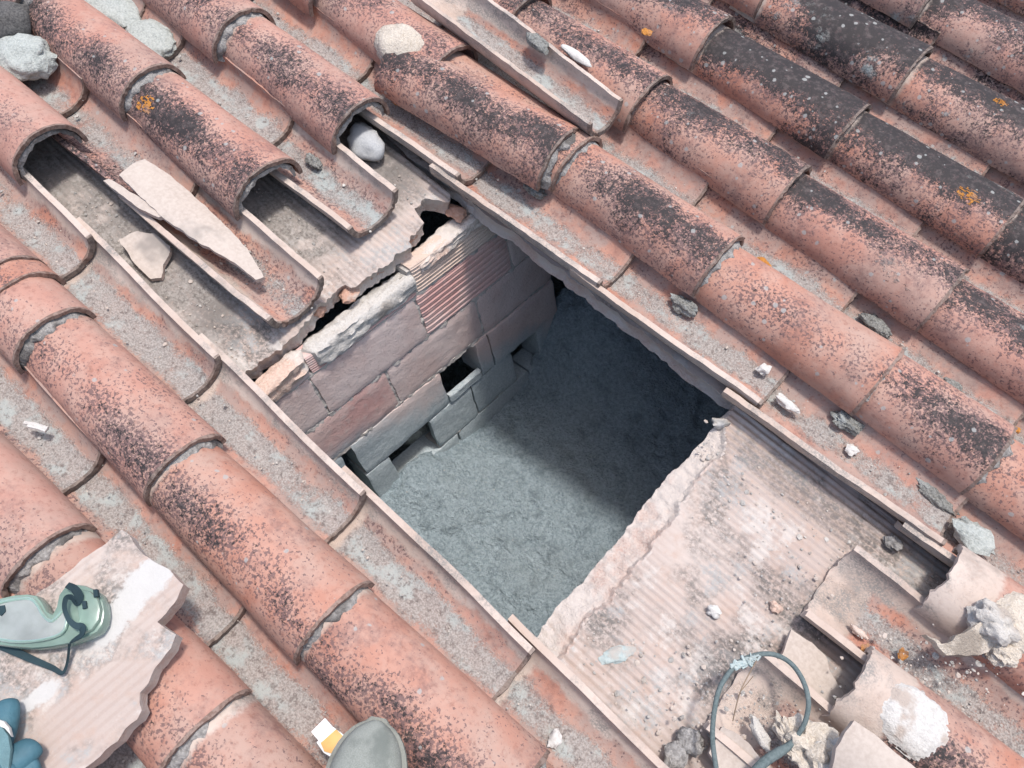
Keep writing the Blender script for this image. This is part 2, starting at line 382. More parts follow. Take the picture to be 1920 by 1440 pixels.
for k, ends in CHAN_COLS.items():
    vc = V0 + k*P_ + 0.186 + (0.0 if k != 2 else -0.003); n = 0
    if k == 4: vc += 0.003
    for u in sorted(ends):
        vis = visible(u-0.34, u, vc, 0.03, -0.03)
        if not visible(u-0.4, u, vc, 0.06, -0.03, 420): continue
        o = obj('channel_tile', CHANS[rng.randrange(6)])
        put(o, u, vc + rng.uniform(-.0025, .0025), 0.0, R_(rng.uniform(-.5, .5)), R_(-1.6), R_(rng.uniform(-1.5, 1.5)))
        b = min(1, LOOK[k][0]*0.95 + rng.uniform(-.12, .12))
        g = min(1, CGREY[k] + rng.uniform(-.12, .12))
        if k == 3 and u < -1.0: g = 1.0
        o.color = (max(0, b), g, rng.choice((0, 0, .3, .6)), 0.5 if (k == 3 and u > -.9) or (k == 2 and u > -.9) else 1.0 if k == 1 and u > -1.3 else 0.0 if k == 4 and u > -.95 else 0.25)
        if vis:
            nm = ORD[n]; n += 1
            if k in (2, 3) and u > 0.2:
                lab = ('channel tile with ashy inside beneath the cable loop' if k == 2 else 'channel tile with scorched red inside and broken pale rim, downhill of the hole')
                if u > 0.9: lab = None
            else:
                lab = '%s clay channel tile, %s down in the %s' % ('grey-crusted' if g > .8 else 'dusty', nm, COLNAME[k])
        else: lab = None
        if lab: tag(o, lab, 'roof tile', GH)
        else: tag(o, 'clay channel tile beyond the edge of the photo', 'roof tile', 'channel tiles beyond the frame')
        chan_obj[(k, round(u, 3))] = o

# ------------------------------------------------------------------ clay boards under the tiles
def board_material(name='ribbed_clay', smears=(), soot=()):
    T = NT(name); q = T.coords(False); x, y, z = T.xyz()
    n1 = T.noise(q, 6, 5, 0.65); n2 = T.noise(q, 28, 6, 0.7); n3 = T.noise(q, 170, 4, 0.65); n4 = T.noise(q, 3.2, 3)
    col = T.mix(T.step(n4, 0.35, 0.65), (0.42, 0.345, 0.305), (0.49, 0.42, 0.375))
    col = T.mix(T.math('MULTIPLY', T.step(n2, 0.45, 0.7), 0.45), col, (0.40, 0.27, 0.205))
    col = T.mix(T.math('MULTIPLY', T.step(n1, 0.46, 0.60), T.step(n3, 0.32, 0.60)), col, (0.17, 0.155, 0.14))
    col = T.mix(T.math('MULTIPLY', T.step(T.noise(q, 11, 5, 0.7), 0.52, 0.62), T.step(n3, 0.35, 0.6)), col, (0.36, 0.35, 0.335))
    col = T.mix(T.math('MULTIPLY', T.step(T.noise(q, 9, 7, 0.75), 0.53, 0.62), 0.75), col, (0.53, 0.49, 0.45))
    up = T.step(T.math('ADD', x, T.math('MULTIPLY', T.math('SUBTRACT', n1, 0.5), 0.25)), -0.80, -0.87)
    col = T.mix(T.math('MULTIPLY', up, T.step(n2, 0.25, 0.60)), col, T.mix(T.step(n3, 0.35, 0.65), (0.15, 0.135, 0.12), (0.31, 0.285, 0.26)))
    for (cx, cy, rx, ry) in soot:
        e = T.math('ADD', T.math('POWER', T.math('DIVIDE', T.math('SUBTRACT', x, cx), rx), 2.0), T.math('POWER', T.math('DIVIDE', T.math('SUBTRACT', y, cy), ry), 2.0))
        e = T.math('ADD', e, T.math('ADD', T.math('MULTIPLY', T.math('SUBTRACT', n1, 0.5), 3.0), T.math('MULTIPLY', T.math('SUBTRACT', n2, 0.5), 3.2)))
        col = T.mix(T.math('MULTIPLY', T.step(e, 1.2, 0.2), T.math('ADD', 0.2, T.math('MULTIPLY', T.step(n3, 0.35, 0.6), 0.4))), col, (0.105, 0.098, 0.092))
    wv = T.math('SINE', T.math('MULTIPLY', y, 2*math.pi/0.0125))
    worn = T.math('MULTIPLY', T.step(T.noise(q, 7, 5, 0.7), 0.58, 0.42), T.math('SUBTRACT', 1.0, T.math('MULTIPLY', up, 0.8)))
    col = T.mix(T.math('MULTIPLY', T.math('MULTIPLY', T.step(wv, 0.1, -0.9), worn), 0.22), col, (0.30, 0.22, 0.18))
    for (cx, cy, rx, ry) in smears:
        e = T.math('ADD', T.math('POWER', T.math('DIVIDE', T.math('SUBTRACT', x, cx), rx), 2.0), T.math('POWER', T.math('DIVIDE', T.math('SUBTRACT', y, cy), ry), 2.0))
        e = T.math('ADD', e, T.math('ADD', T.math('MULTIPLY', T.math('SUBTRACT', n1, 0.5), 2.2), T.math('MULTIPLY', T.math('SUBTRACT', n2, 0.5), 2.4)))
        e = T.math('ADD', e, T.math('MULTIPLY', T.math('SUBTRACT', n3, 0.5), 0.8))
        pm = T.step(e, 1.05, 0.55)
        col = T.mix(pm, col, T.mix(n2, (0.44, 0.425, 0.40), (0.54, 0.53, 0.51)))
        worn = T.math('MULTIPLY', worn, T.math('SUBTRACT', 1.0, T.math('MULTIPLY', pm, 0.85)))
    h = T.math('ADD', T.math('MULTIPLY', wv, T.math('MULTIPLY', worn, 0.15)), T.math('ADD', T.math('MULTIPLY', n3, 0.35), T.math('MULTIPLY', n2, 0.6)))
    return T.done(col, T.bump(h, 0.6, 0.004))
M_BOARD = board_material(soot=((.15, .70, .19, .038), (.20, .37, .07, .06), (.27, .55, .06, .05), (-.90, .695, .11, .04), (-.85, .235, .09, .04)))
M_FRACT = grainy('fractured_clay', (0.44, 0.31, 0.26), (0.52, 0.43, 0.375), (0.53, 0.48, 0.435), 30, 0.9, 0.006, 0.42)
def board(edge_fn, edge_dir, a0, a1, far, ribs, top=-0.051, bot=-0.092, seed=0, na=220, layer=None):
    """sheet of hollow clay board with one broken edge. edge_dir 'u+': body on the larger-u side of edge(v) ...
    a runs along the edge, b runs from the edge into the body"""
    bm = bmesh.new()
    bs = [0, .002, .005] + [.008+.004*i for i in range(28)] + [.13, .16, .2, .26, .34, .44, .56]
    bs = [b for b in bs if b < far] + [far]
    sgn = 1 if edge_dir.endswith('+') else -1
    def pt(a, b, z):
        e = edge_fn(a); c = e + sgn*b
        return (c, a, z) if edge_dir[0] == 'u' else (a, c, z)
    grid = []
    for i in range(na+1):
        a = a0+(a1-a0)*i/na; line = []
        for b in bs:
            p = pt(a, b, 0); zz = top
            rib = math.sin(p[1]*2*math.pi/0.0125)
            wear = max(0.0, min(1.0, 0.9 + 1.6*nz(p[0], p[1], 0, 6, seed)))
            if ribs: zz += 0.0012*rib*wear
            zz += 0.002*nz(p[0], p[1], 1, 9, seed) + 0.001*nz(p[0], p[1], 2, 40, seed)
            if layer:
                jag = layer(a)
                if b < jag: zz = top - 0.009*smooth(0, .006, jag-b) - 0.36*(jag-b) + (0.0035*nz(p[0], p[1], 3, 40, seed) + 0.0035*nz(p[0], p[1], 3, 110, seed))*smooth(0, .012, jag-b)
            line.append(bm.verts.new((p[0], p[1], zz)))
        grid.append(line)
    for i in range(na):
        for j in range(len(bs)-1):
            f = bm.faces.new((grid[i][j], grid[i+1][j], grid[i+1][j+1], grid[i][j+1]))
            if layer and bs[j] < layer(a0+(a1-a0)*(i+.5)/na): f.material_index = 1
    # broken face and underside
    prev = [g[0] for g in grid]
    for s, inset in ((.33, .003), (.66, .006), (1, .001)):
        cur = []
        for i in range(na+1):
            a = a0+(a1-a0)*i/na
            p = pt(a, inset + 0.006*abs(nz(a, s*3, 0, 45, seed)), 0); z0 = grid[i][0].co.z
            cur.append(bm.verts.new((p[0], p[1], z0 + (bot-z0)*s)))
        for i in range(na):
            f = bm.faces.new((prev[i], cur[i], cur[i+1], prev[i+1])); f.material_index = 1
        prev = cur
    cur = []
    for i in range(na+1):
        p = pt(a0+(a1-a0)*i/na, far, 0); cur.append(bm.verts.new((p[0], p[1], bot)))
    for i in range(na): bm.faces.new((prev[i], cur[i], cur[i+1], prev[i+1]))
    bmesh.ops.recalc_face_normals(bm, faces=bm.faces)
    return mesh_of(bm, 'clay_board', [M_BOARD, M_FRACT], 35)
def jn(v, seed, amp):  # ragged edge
    return amp*(nz(v, 0, 0, 9, seed) + 0.6*nz(v, 1, 0, 31, seed) + 0.35*nz(v, 2, 0, 90, seed))
def up_edge(v):
    e = -0.751 + jn(v, 3, 0.018)
    if 0.655 < v < 0.72: e -= 0.034*min(1, (v-0.655)/0.012)*min(1, (0.72-v)/0.02)     # the missing corner
    if 0.45 < v < 0.60: e += 0.012
    return e
o = obj('clay_board', board(up_edge, 'u-', 0.05, 0.745, 2.4, True, seed=3, na=300)); o.matrix_world = RM
tag(o, 'ribbed clay board broken off along the uphill side of the hole', 'roof board', 'clay boards of the roof deck')
def dn_edge(v): return -0.062 + jn(v, 8, 0.008)
def dn_layer(v): return 0.044 + 0.012*math.sin((v-.2)*7.5) + jn(v, 12, 0.013) - (0.028 if v > 0.66 else 0.0)*min(1, max(0, (v-.66)/.05))
o = obj('clay_board', board(dn_edge, 'u+', 0.17, 0.768, 1.6, True, seed=8, na=420, layer=dn_layer)); o.matrix_world = RM
tag(o, 'bare ribbed clay board with chipped pink edge, downhill of the hole', 'roof board', 'clay boards of the roof deck')
def rt_edge(u): return 0.752 + jn(u, 15, 0.010) + 0.004
o = obj('clay_board', board(rt_edge, 'v+', -2.6, 1.5, 2.6, False, seed=15, na=420)); o.matrix_world = RM
tag(o, 'jagged terracotta board edge jutting out under the tiles right of the hole', 'roof board', 'clay boards of the roof deck')
def lf_edge(u): return 0.185 + jn(u, 18, 0.006)
o = obj('clay_board', board(lf_edge, 'v-', -2.6, 1.5, 1.6, False, top=-0.0525, seed=18, na=200)); o.matrix_world = RM
tag(o, 'clay board hidden under the tiles along the left side of the hole', 'roof board', 'clay boards of the roof deck')
# deck sheets that carry the outlying tiles
def slab(name, u0, u1, v0, v1, top, bot):
    bm = bmesh.new(); vs = [bm.verts.new((u, v, w)) for w in (top, bot) for u, v in ((u0, v0), (u1, v0), (u1, v1), (u0, v1))]
    for f in ((0, 1, 2, 3), (7, 6, 5, 4), (0, 4, 5, 1), (1, 5, 6, 2), (2, 6, 7, 3), (3, 7, 4, 0)): bm.faces.new([vs[i] for i in f])
    bmesh.ops.recalc_face_normals(bm, faces=bm.faces)
    return bm

# ------------------------------------------------------------------ attic floor (loose grey insulation) and unseen sides added to block sky light
def floor_z(X, v):
    near = smooth(-0.42, -0.70, X)
    z = -0.575 + 0.015*nz(X, v, 0, 3, 2)
    z += near*(0.115*smooth(0.62, 0.36, v))
    z -= 0.22*smooth(-0.722, -0.76, X)
    z += 0.17*smooth(0.76, 1.0, v)*smooth(-0.25, -0.68, X) + 0.05*smooth(0.85, 1.1, v)
    return z
def insulation_material():
    T = NT('grey_insulation'); q = T.coords(False)
    n1 = T.noise(q, 24, 6, 0.7); n2 = T.noise(q, 120, 5, 0.7); n3 = T.noise(q, 5, 3)
    col = T.mix(T.step(n2, 0.3, 0.7), (0.29, 0.365, 0.398), (0.48, 0.575, 0.61))
    col = T.mix(T.math('MULTIPLY', T.step(n1, 0.50, 0.66), 0.45), col, (0.14, 0.185, 0.20))
    col = T.mix(T.math('MULTIPLY', T.step(n3, 0.5, 0.7), 0.25), col, (0.40, 0.45, 0.45))
    col = T.mix(T.math('MULTIPLY', T.step(T.noise(q, 260, 3, 0.7), 0.54, 0.66), 0.5), col, (0.12, 0.158, 0.178))
    v = T.voro(q, 75); vr = T.n('TexVoronoi'); T.link(q, vr.inputs[0]); vr.inputs['Scale'].default_value = 75
    rc = T.n('SeparateColor'); T.link(vr.outputs['Color'], rc.inputs[0])
    col = T.mix(T.math('MULTIPLY', T.step(T.math('ADD', v, T.math('MULTIPLY', rc.outputs[1], 0.12)), 0.20, 0.14), T.step(rc.outputs[0], 0.90, 0.91)), col, (0.5, 0.52, 0.5))
    return T.done(col, T.bump(T.math('ADD', n1, T.math('MULTIPLY', n2, 0.7)), 1.0, 0.022))
M_INS = insulation_material()
bm = bmesh.new()
xs = [-2.6, -1.8, -1.3, -1.05] + [-0.95+0.0065*i for i in range(136)] + [0.2, 0.6, 1.4]
vs_ = [-1.2, -0.6, -0.2, 0.1] + [0.2+0.0065*i for i in range(172)] + [1.5, 2.0, 3.2]
G = []
for X in xs:
    line = []
    for v in vs_:
        z = floor_z(X, v)
        fine = (-0.95 <= X <= -0.06) and (0.2 <= v <= 1.32)
        if fine:
            z += 0.011*nz(X, v, 0, 14, 4) + 0.009*nz(X, v, 0, 36, 5) + 0.006*nz(X, v, 0, 85, 6)
            pit_ = nz(X*1.6, v, 0, 30, 9)
            if pit_ > 0.32: z -= 0.022*(pit_-0.32)
        line.append(bm.verts.new((X, v, z)))
    G.append(line)
for i in range(len(xs)-1):
    for j in range(len(vs_)-1): bm.faces.new((G[i][j], G[i+1][j], G[i+1][j+1], G[i][j+1]))
ring = [G[i][0] for i in range(len(xs))] + G[-1][1:] + [G[i][-1] for i in range(len(xs)-2, -1, -1)] + [G[0][j] for j in range(len(vs_)-2, 0, -1)]
topr = [bm.verts.new((p.co.x, p.co.y, -0.105 - p.co.x*math.tan(PITCH))) for p in ring]  # unseen skirt up to the deck, added to keep the attic dark
for i in range(len(ring)):
    k = (i+1) % len(ring); bm.faces.new((ring[i], ring[k], topr[k], topr[i]))
bmesh.ops.recalc_face_normals(bm, faces=bm.faces)
o = obj('attic_floor', mesh_of(bm, 'attic_floor', M_INS, 80))
o['kind'] = 'structure'

# ------------------------------------------------------------------ brick wall under the uphill side of the hole
X0 = -0.708
def brick_material(name, a, b, ribs):
    T = NT(name); q = T.coords(False); x, y, z = T.xyz()
    n1 = T.noise(q, 9, 4); n2 = T.noise(q, 45, 6, 0.7); n3 = T.noise(q, 200, 3)
    col = T.mix(T.step(n1, 0.35, 0.65), a, b)
    col = T.mix(T.math('MULTIPLY', T.step(n2, 0.5, 0.7), 0.5), col, (0.55, 0.485, 0.45))
    col = T.mix(T.math('MULTIPLY', T.step(n3, 0.55, 0.75), 0.4), col, (0.24, 0.15, 0.12))
    # grey insulation dust blown against the lower courses
    zz = T.math('ADD', T.math('ADD', z, T.math('MULTIPLY', y, 0.33)), T.math('MULTIPLY', T.math('SUBTRACT', n1, 0.5), 0.16))
    dust = T.step(T.math('ADD', zz, T.math('MULTIPLY', T.math('SUBTRACT', n2, 0.5), 0.06)), -0.06, -0.17)
    col = T.mix(T.math('MULTIPLY', dust, 0.9), col, T.mix(T.step(n3, 0.35, 0.65), (0.31, 0.385, 0.405), (0.43, 0.50, 0.515)))
    h = T.math('ADD', n2, T.math('MULTIPLY', n3, 0.4))
    return T.done(col, T.bump(h, 0.6, 0.004))
M_BR1 = brick_material('plain_brick', (0.56, 0.43, 0.39), (0.63, 0.52, 0.48), False)
M_BR2 = brick_material('red_brick', (0.53, 0.315, 0.285), (0.59, 0.43, 0.39), False)
M_BR3 = brick_material('tan_brick', (0.57, 0.45, 0.37), (0.64, 0.54, 0.46), False)
M_JOINT = grainy('wall_mortar', (0.36, 0.33, 0.30), (0.52, 0.49, 0.45), (0.24, 0.25, 0.25), 40)
def add_brick(bm, v0, v1, z0, z1, mi, ribbed=False, depth=0.07, out=0.0, seed=0):
    def Z(z, v): return z - 0.1*(v-0.4)
    nz_ = 44 if ribbed else 12; ny = 22
    out += 0.0025*nz(seed, v0, z0, 7)
    front = []
    for i in range(nz_+1):
        line = []
        for j in range(ny+1):
            v = v0+(v1-v0)*j/ny; z = z0+(z1-z0)*i/nz_
            e = min(i, nz_-i)/nz_; ev = min(j, ny-j)/ny
            x = X0 + out - (0.0022 if (i in (0, nz_)) else 0) - (0.0018 if j in (0, ny) else 0)
            if ribbed:
                f = (i/nz_*4) % 1.0
                if 0.16 < f < 0.84: x += 0.0015*math.sin(2*math.pi*f*4.5)
            x += (0.0014*nz(v, z, 0, 16, seed) + 0.0016*nz(v, z, 1, 70, seed))*(.3 if ribbed else 1)
            dv = 0.003*nz(z, seed, j, 30) if j in (0, ny) else 0
            dz = 0.003*nz(v, seed, i, 30) if i in (0, nz_) else 0
            line.append(bm.verts.new((x, v+dv, Z(z, v)+dz)))
        front.append(line)
    for i in range(nz_):
        for j in range(ny):
            f = bm.faces.new((front[i][j], front[i][j+1], front[i+1][j+1], front[i+1][j])); f.material_index = mi
    rim = front[0] + [front[i][ny] for i in range(1, nz_+1)] + front[nz_][-2::-1] + [front[i][0] for i in range(nz_-1, 0, -1)]
    back = [bm.verts.new((X0-depth, p.co.y, p.co.z)) for p in rim]
    for i in range(len(rim)):
        k = (i+1) % len(rim); f = bm.faces.new((rim[k], rim[i], back[i], back[k])); f.material_index = mi
    f = bm.faces.new(back); f.material_index = mi
bm = bmesh.new()
cz = [(.033, .118), (-.098, .027), (-.228, -.104), (-.358, -.234), (-.488, -.364), (-.62, -.494)]
bricks = [(0, -.12, .29, 0, 0), (0, .296, .566, 1, 1), (0, .572, .84, 2, 1), (0, .846, .95, 0, 0),
          (1, -.12, .004, 0, 0), (1, .01, .281, 0, 0), (1, .287, .556, 0, 0), (1, .562, .828, 1, 1), (1, .834, .948, 0, 0),
          (2, -.12, .155, 0, 0), (2, .161, .429, 1, 0), (2, .436, .702, 0, 0), (2, .708, .95, 0, 0),
          (3, -.10, .255, 0, 0), (3, .285, .552, 0, 0), (3, .667, .708, 0, 0), (3, .712, .945, 0, 0),
          (4, -.12, .25, 0, 0), (4, .282, .352, 0, 0), (4, .482, .62, 0, 0), (4, .625, .768, 0, 0), (4, .864, .95, 0, 0),
          (5, .0, .27, 0, 0), (5, .276, .54, 0, 0), (5, .546, .81, 0, 0), (5, .816, .95, 0, 0)]
for c, a, b, mi, rb in bricks:
    z0, z1 = cz[c]
    if c == 0: z1 = 0.078 + 0.10*(a-.2)*0.35 if a < .5 else 0.108
    add_brick(bm, a, b, z0, z1, mi, rb, out=0.003*nz(a, c, 0, 11) + (0.004 if c == 3 and a > .6 else 0), seed=a*10+c, depth=.032 if c == 0 else .016 if (c == 4 and .4 < a < .7) else .07)
add_brick(bm, .556, .664, -.358, -.332, 0, False, out=0.004, seed=77, depth=.010)
wall = tag(empty('brick_wall'), 'rough hollow-brick wall with gaps, seen inside the hole under its uphill edge', 'wall')
wall.matrix_world = Matrix.Translation((X0, 0.55, -0.6))
o = obj('bricks', mesh_of(bm, 'bricks', [M_BR1, M_BR2, M_BR3], 30), wall); o.matrix_parent_inverse = wall.matrix_world.inverted()
# mortar in the joints, set back from the brick faces
bm = bmesh.new()
def jbox(v0, v1, z0, z1, d=0.006):
    ny = max(2, int((v1-v0)/0.006)); nn = max(2, int((z1-z0)/0.004))
    g = [[bm.verts.new((X0-d+0.005*nz(v0+(v1-v0)*j/ny, z0+(z1-z0)*i/nn, 0, 50)+0.004*nz(v0+(v1-v0)*j/ny, z0+(z1-z0)*i/nn, 5, 120), v0+(v1-v0)*j/ny, z0+(z1-z0)*i/nn-0.1*(v0+(v1-v0)*j/ny-.4))) for j in range(ny+1)] for i in range(nn+1)]
    for i in range(nn):
        for j in range(ny): bm.faces.new((g[i][j], g[i][j+1], g[i+1][j+1], g[i+1][j]))
    rim = g[0] + [g[i][ny] for i in range(1, nn+1)] + g[nn][-2::-1] + [g[i][0] for i in range(nn-1, 0, -1)]
    bk = [bm.verts.new((X0-.06, p.co.y, p.co.z)) for p in rim]
    for i in range(len(rim)):
        k = (i+1) % len(rim); bm.faces.new((rim[k], rim[i], bk[i], bk[k]))
for z in (.030, -.101, -.231):
    jbox(-.1, .948, z-.006, z+.006, 0.003)
jbox(.285, .552, -.3605, -.3585); jbox(.482, .768, -.494, -.488)
for c, v in ((0, .569), (1, .007), (1, .284), (1, .559), (1, .831), (2, .158), (2, .4325), (2, .705)):
    jbox(v-.005, v+.005, cz[c][0]-.002, min(cz[c][1], .1)+.002, 0.004)
bmesh.ops.recalc_face_normals(bm, faces=bm.faces)
o = obj('mortar_joints', mesh_of(bm, 'mortar_joints', M_JOINT, 60), wall); o.matrix_parent_inverse = wall.matrix_world.inverted()
# broken mortar bed on top of the wall
def cap_mesh(v0, v1, zt, wdt, seed, mat, over=0.012, thick=0.055):
    bm = bmesh.new(); n = int((v1-v0)/0.004); prof = 18; rows = []
    for i in range(n+1):
        v = v0+(v1-v0)*i/n
        endk = min(1, i/4, (n-i)/4); row = []
        zc = zt(v)
        for j in range(prof+1):
            a = j/prof
            if a < .35:  x, z = X0+over, zc - thick + thick*(a/.35)
            elif a < .75: x, z = X0+over - wdt*((a-.35)/.4), zc + 0.004*math.sin((a-.35)*8)
            else: x, z = X0+over-wdt, zc - thick*((a-.75)/.25)
            x += 0.007*nz(v, a*2, 0, 15, seed) + 0.004*nz(v, a*4, 1, 45, seed) + 0.002*nz(v, a*8, 2, 110, seed)
            z += (0.004*nz(v, a*2, 3, 15, seed) + 0.003*nz(v, a*4, 4, 45, seed) + 0.0022*nz(v, a*8, 2, 120, seed))*(1 if a > .2 else .3)
            row.append(bm.verts.new((x if endk == 1 else x*endk + (X0-.02)*(1-endk), v, z-0.008*(1-endk))))
        rows.append(row)
    for i in range(n):
        for j in range(prof): bm.faces.new((rows[i][j], rows[i][j+1], rows[i+1][j+1], rows[i+1][j]))
    for r in (rows[0], rows[-1]): bm.faces.new(r)
    bmesh.ops.recalc_face_normals(bm, faces=bm.faces)
    return mesh_of(bm, 'mortar_cap', mat, 70)
M_PINKM = grainy('pink_rubble', (0.50, 0.33, 0.26), (0.60, 0.47, 0.39), (0.60, 0.56, 0.51), 22, 0.8, 0.006, 0.50)
for v0, v1, zf, wd, sd, mt in ((.17, .305, lambda v: .104-.02*(v-.2), .036, 1, M_PINKM), (.30, .585, lambda v: .096-.10*(v-.3), .042, 2, M_WMORTAR), (.58, .80, lambda v: .082-.03*(v-.58), .046, 3, M_PINKM)):
    o = obj('mortar_cap', cap_mesh(v0, v1, zf, wd, sd, mt, over=0.004 if sd == 3 else 0.007, thick=0.042 if sd != 3 else 0.022), wall); o.matrix_parent_inverse = wall.matrix_world.inverted()
# ------------------------------------------------------------------ loose things on the roof
def prism(pts, thick, name, mats, curve=0.0, rough=0.0, bevel=0.0, loc=None, rz=0.0, sub=0.02, seed=0, edge_mat=0):
    """plate from photo outline points (x, y, w): each unprojected to its own height on the roof, then given real thickness.
    returns the mesh in the frame at loc turned by rz"""
    P = [at(*p) for p in pts]
    c = sum(P, Vector())/len(P) if loc is None else Vector(loc)
    ca, sa = math.cos(-rz), math.sin(-rz)
    Q = []
    for p in P:
        d = p-c; Q.append(Vector((d.x*ca-d.y*sa, d.x*sa+d.y*ca, d.z)))
    # plane through the points (least squares) for interior heights
    import itertools
    n = len(Q); sx = [q.x for q in Q]; sy = [q.y for q in Q]; sz = [q.z for q in Q]
    A = Matrix(((sum(x*x for x in sx), sum(x*y for x, y in zip(sx, sy)), sum(sx)), (sum(x*y for x, y in zip(sx, sy)), sum(y*y for y in sy), sum(sy)), (sum(sx), sum(sy), n)))
    B = Vector((sum(x*z for x, z in zip(sx, sz)), sum(y*z for y, z in zip(sy, sz)), sum(sz)))
    try: k = A.inverted() @ B
    except Exception: k = Vector((0, 0, sum(sz)/n))
    # jitter the outline so that broken edges are not straight
    R = []
    for i in range(n):
        a, b = Q[i], Q[(i+1) % n]; m = max(1, int((b-a).length/0.007)) if rough else 1
        for j in range(m):
            p = a.lerp(b, j/m)
            if rough: p = p + Vector((nz(p.x, p.y, 0, 60, seed), nz(p.x, p.y, 5, 60, seed), 0))*rough
            R.append(p)
    bm = bmesh.new()
    vs = [bm.verts.new((p.x, p.y, 0)) for p in R]
    bm.faces.new(vs)
    if bm.faces[:][0].calc_area() and curve or sub:
        for ax, lo, hi in ((0, min(p.x for p in R), max(p.x for p in R)), (1, min(p.y for p in R), max(p.y for p in R))):
            t = lo+sub
            while t < hi:
                co = Vector((t, 0, 0)) if ax == 0 else Vector((0, t, 0)); no = Vector((1, 0, 0)) if ax == 0 else Vector((0, 1, 0))
                bmesh.ops.bisect_plane(bm, geom=bm.verts[:]+bm.edges[:]+bm.faces[:], plane_co=co, plane_no=no)
                t += sub
    ret = bmesh.ops.extrude_face_region(bm, geom=bm.faces[:])
    newv = {g for g in ret['geom'] if isinstance(g, bmesh.types.BMVert)}
    yv = [p.y for p in R]; ym = (min(yv)+max(yv))/2
    for v in bm.verts:
        z = k.x*v.co.x + k.y*v.co.y + k.z - curve*(v.co.y-ym)**2
        z += 0.0015*nz(v.co.x, v.co.y, 1, 25, seed)
        v.co.z = z if v in newv else z-thick
        if v not in newv and rough: v.co.x += 0.4*rough*nz(v.co.x, v.co.y, 7, 70, seed); v.co.y += 0.4*rough*nz(v.co.x, v.co.y, 9, 70, seed)
    bmesh.ops.recalc_face_normals(bm, faces=bm.faces)
    if edge_mat:
        for f in bm.faces:
            if f.normal.z < 0.5: f.material_index = edge_mat
    if bevel:
        ee = [e for e in bm.edges if len(e.link_faces) == 2 and e.calc_face_angle() > 0.9]
        bmesh.ops.bevel(bm, geom=ee, offset=bevel, segments=2, affect='EDGES', profile=0.6)
    return mesh_of(bm, name, mats, 40), c
def plate(name, pts, thick, mats, label, cat, group=None, **kw):
    me, c = prism(pts, thick, name, mats, **kw)
    o = obj(name, me); put(o, c.x, c.y, c.z, kw.get('rz', 0.0))
    return tag(o, label, cat, group)
def rock_mesh(name, size, seed, mat, rough=0.25, sub=3, freq=1.6, flat=0.0):
    bm = bmesh.new(); bmesh.ops.create_icosphere(bm, subdivisions=sub, radius=1.0)
    for v in bm.verts:
        n = v.co.normalized()
        r = 1 + rough*(nz(n.x, n.y, n.z, freq, seed) + 0.55*nz(n.x, n.y, n.z, freq*2.6, seed+3) + 0.3*nz(n.x, n.y, n.z, freq*6, seed+5))
        v.co = n*r
        if v.co.z < -flat and flat: v.co.z = -flat + (v.co.z+flat)*0.2
        v.co = Vector((v.co.x*size[0], v.co.y*size[1], v.co.z*size[2]))
    return mesh_of(bm, name, mat, 60)
def rock(name, x, y, w, size, seed, mat, label, cat, group=None, rz=0.0, rough=0.25, sub=3, freq=1.6, tilt=0.0):
    p = at(x, y, w); o = obj(name, rock_mesh(name, size, seed, mat, rough, sub, freq))
    put(o, p.x, p.y, p.z, rz, 0, tilt); return tag(o, label, cat, group)
def spline(pts, n=10):
    out = []; m = len(pts)
    for i in range(m-1):
        p0, p1, p2, p3 = (Vector(pts[max(0, i-1)]), Vector(pts[i]), Vector(pts[i+1]), Vector(pts[min(m-1, i+2)]))
        for j in range(n):
            t = j/n
            out.append(0.5*((2*p1)+(p2-p0)*t+(2*p0-5*p1+4*p2-p3)*t*t+(3*p1-p0-3*p2+p3)*t**3))
    out.append(Vector(pts[-1])); return out
def add_tube(bm, pts, rad, seg=10, flat=1.0, cap=True, mi=0):
    rings = []; m = len(pts)
    for i, p in enumerate(pts):
        d = (pts[min(m-1, i+1)]-pts[max(0, i-1)]).normalized()
        a = d.cross(Vector((0, 0, 1)));  a = a.normalized() if a.length > 1e-4 else Vector((1, 0, 0))
        b = a.cross(d).normalized(); r = rad(i/(m-1)) if callable(rad) else rad
        rings.append([bm.verts.new(p + a*(r*math.cos(2*math.pi*k/seg)) + b*(r*flat*math.sin(2*math.pi*k/seg))) for k in range(seg)])
    for i in range(m-1):
        for k in range(seg):
            f = bm.faces.new((rings[i][k], rings[i][(k+1) % seg], rings[i+1][(k+1) % seg], rings[i+1][k])); f.material_index = mi
    if cap:
        for r in (rings[0][::-1], rings[-1]): f = bm.faces.new(r); f.material_index = mi
    return bm
def plain(name, col, rough=0.6, spec=0.3, trans=0.0, alpha=1.0, bump=0.0, bs=200):
    T = NT(name); q = T.coords(False)
    n = T.noise(q, bs, 4, 0.6)
    c = T.mix(T.step(T.noise(q, 22, 5), 0.35, 0.7), col, tuple(x*0.72 for x in col))
    T.b.inputs['Roughness'].default_value = rough; T.b.inputs['Specular IOR Level'].default_value = spec
    T.b.inputs['Transmission Weight'].default_value = trans; T.b.inputs['Alpha'].default_value = alpha
    return T.done(c, T.bump(n, bump, 0.002) if bump else None)

# the cover tile stacked on top of the row right of the hole, with its lump of old mortar
wm = COVERS[1].copy(); wm.materials[0] = M_COVERW
st = obj('cover_tile', wm); put(st, -0.612, 0.906, 0.017, 0.10, R_(-1.6), R_(1)); st.color = (.62, .30, .1, .42)
tag(st, 'loose speckled cover tile stacked on another, old mortar lump at its top end', 'roof tile', GC)
m = obj('mortar_bed', BEDS[2], st)
m = obj('mortar_lump', rock_mesh('mortar_lump', (.060, .052, .040), 5, M_BMORTAR, .16, 4), st); m.location = (-.425, .030, .040)
m['label'] = 'pale rounded lump of old mortar'
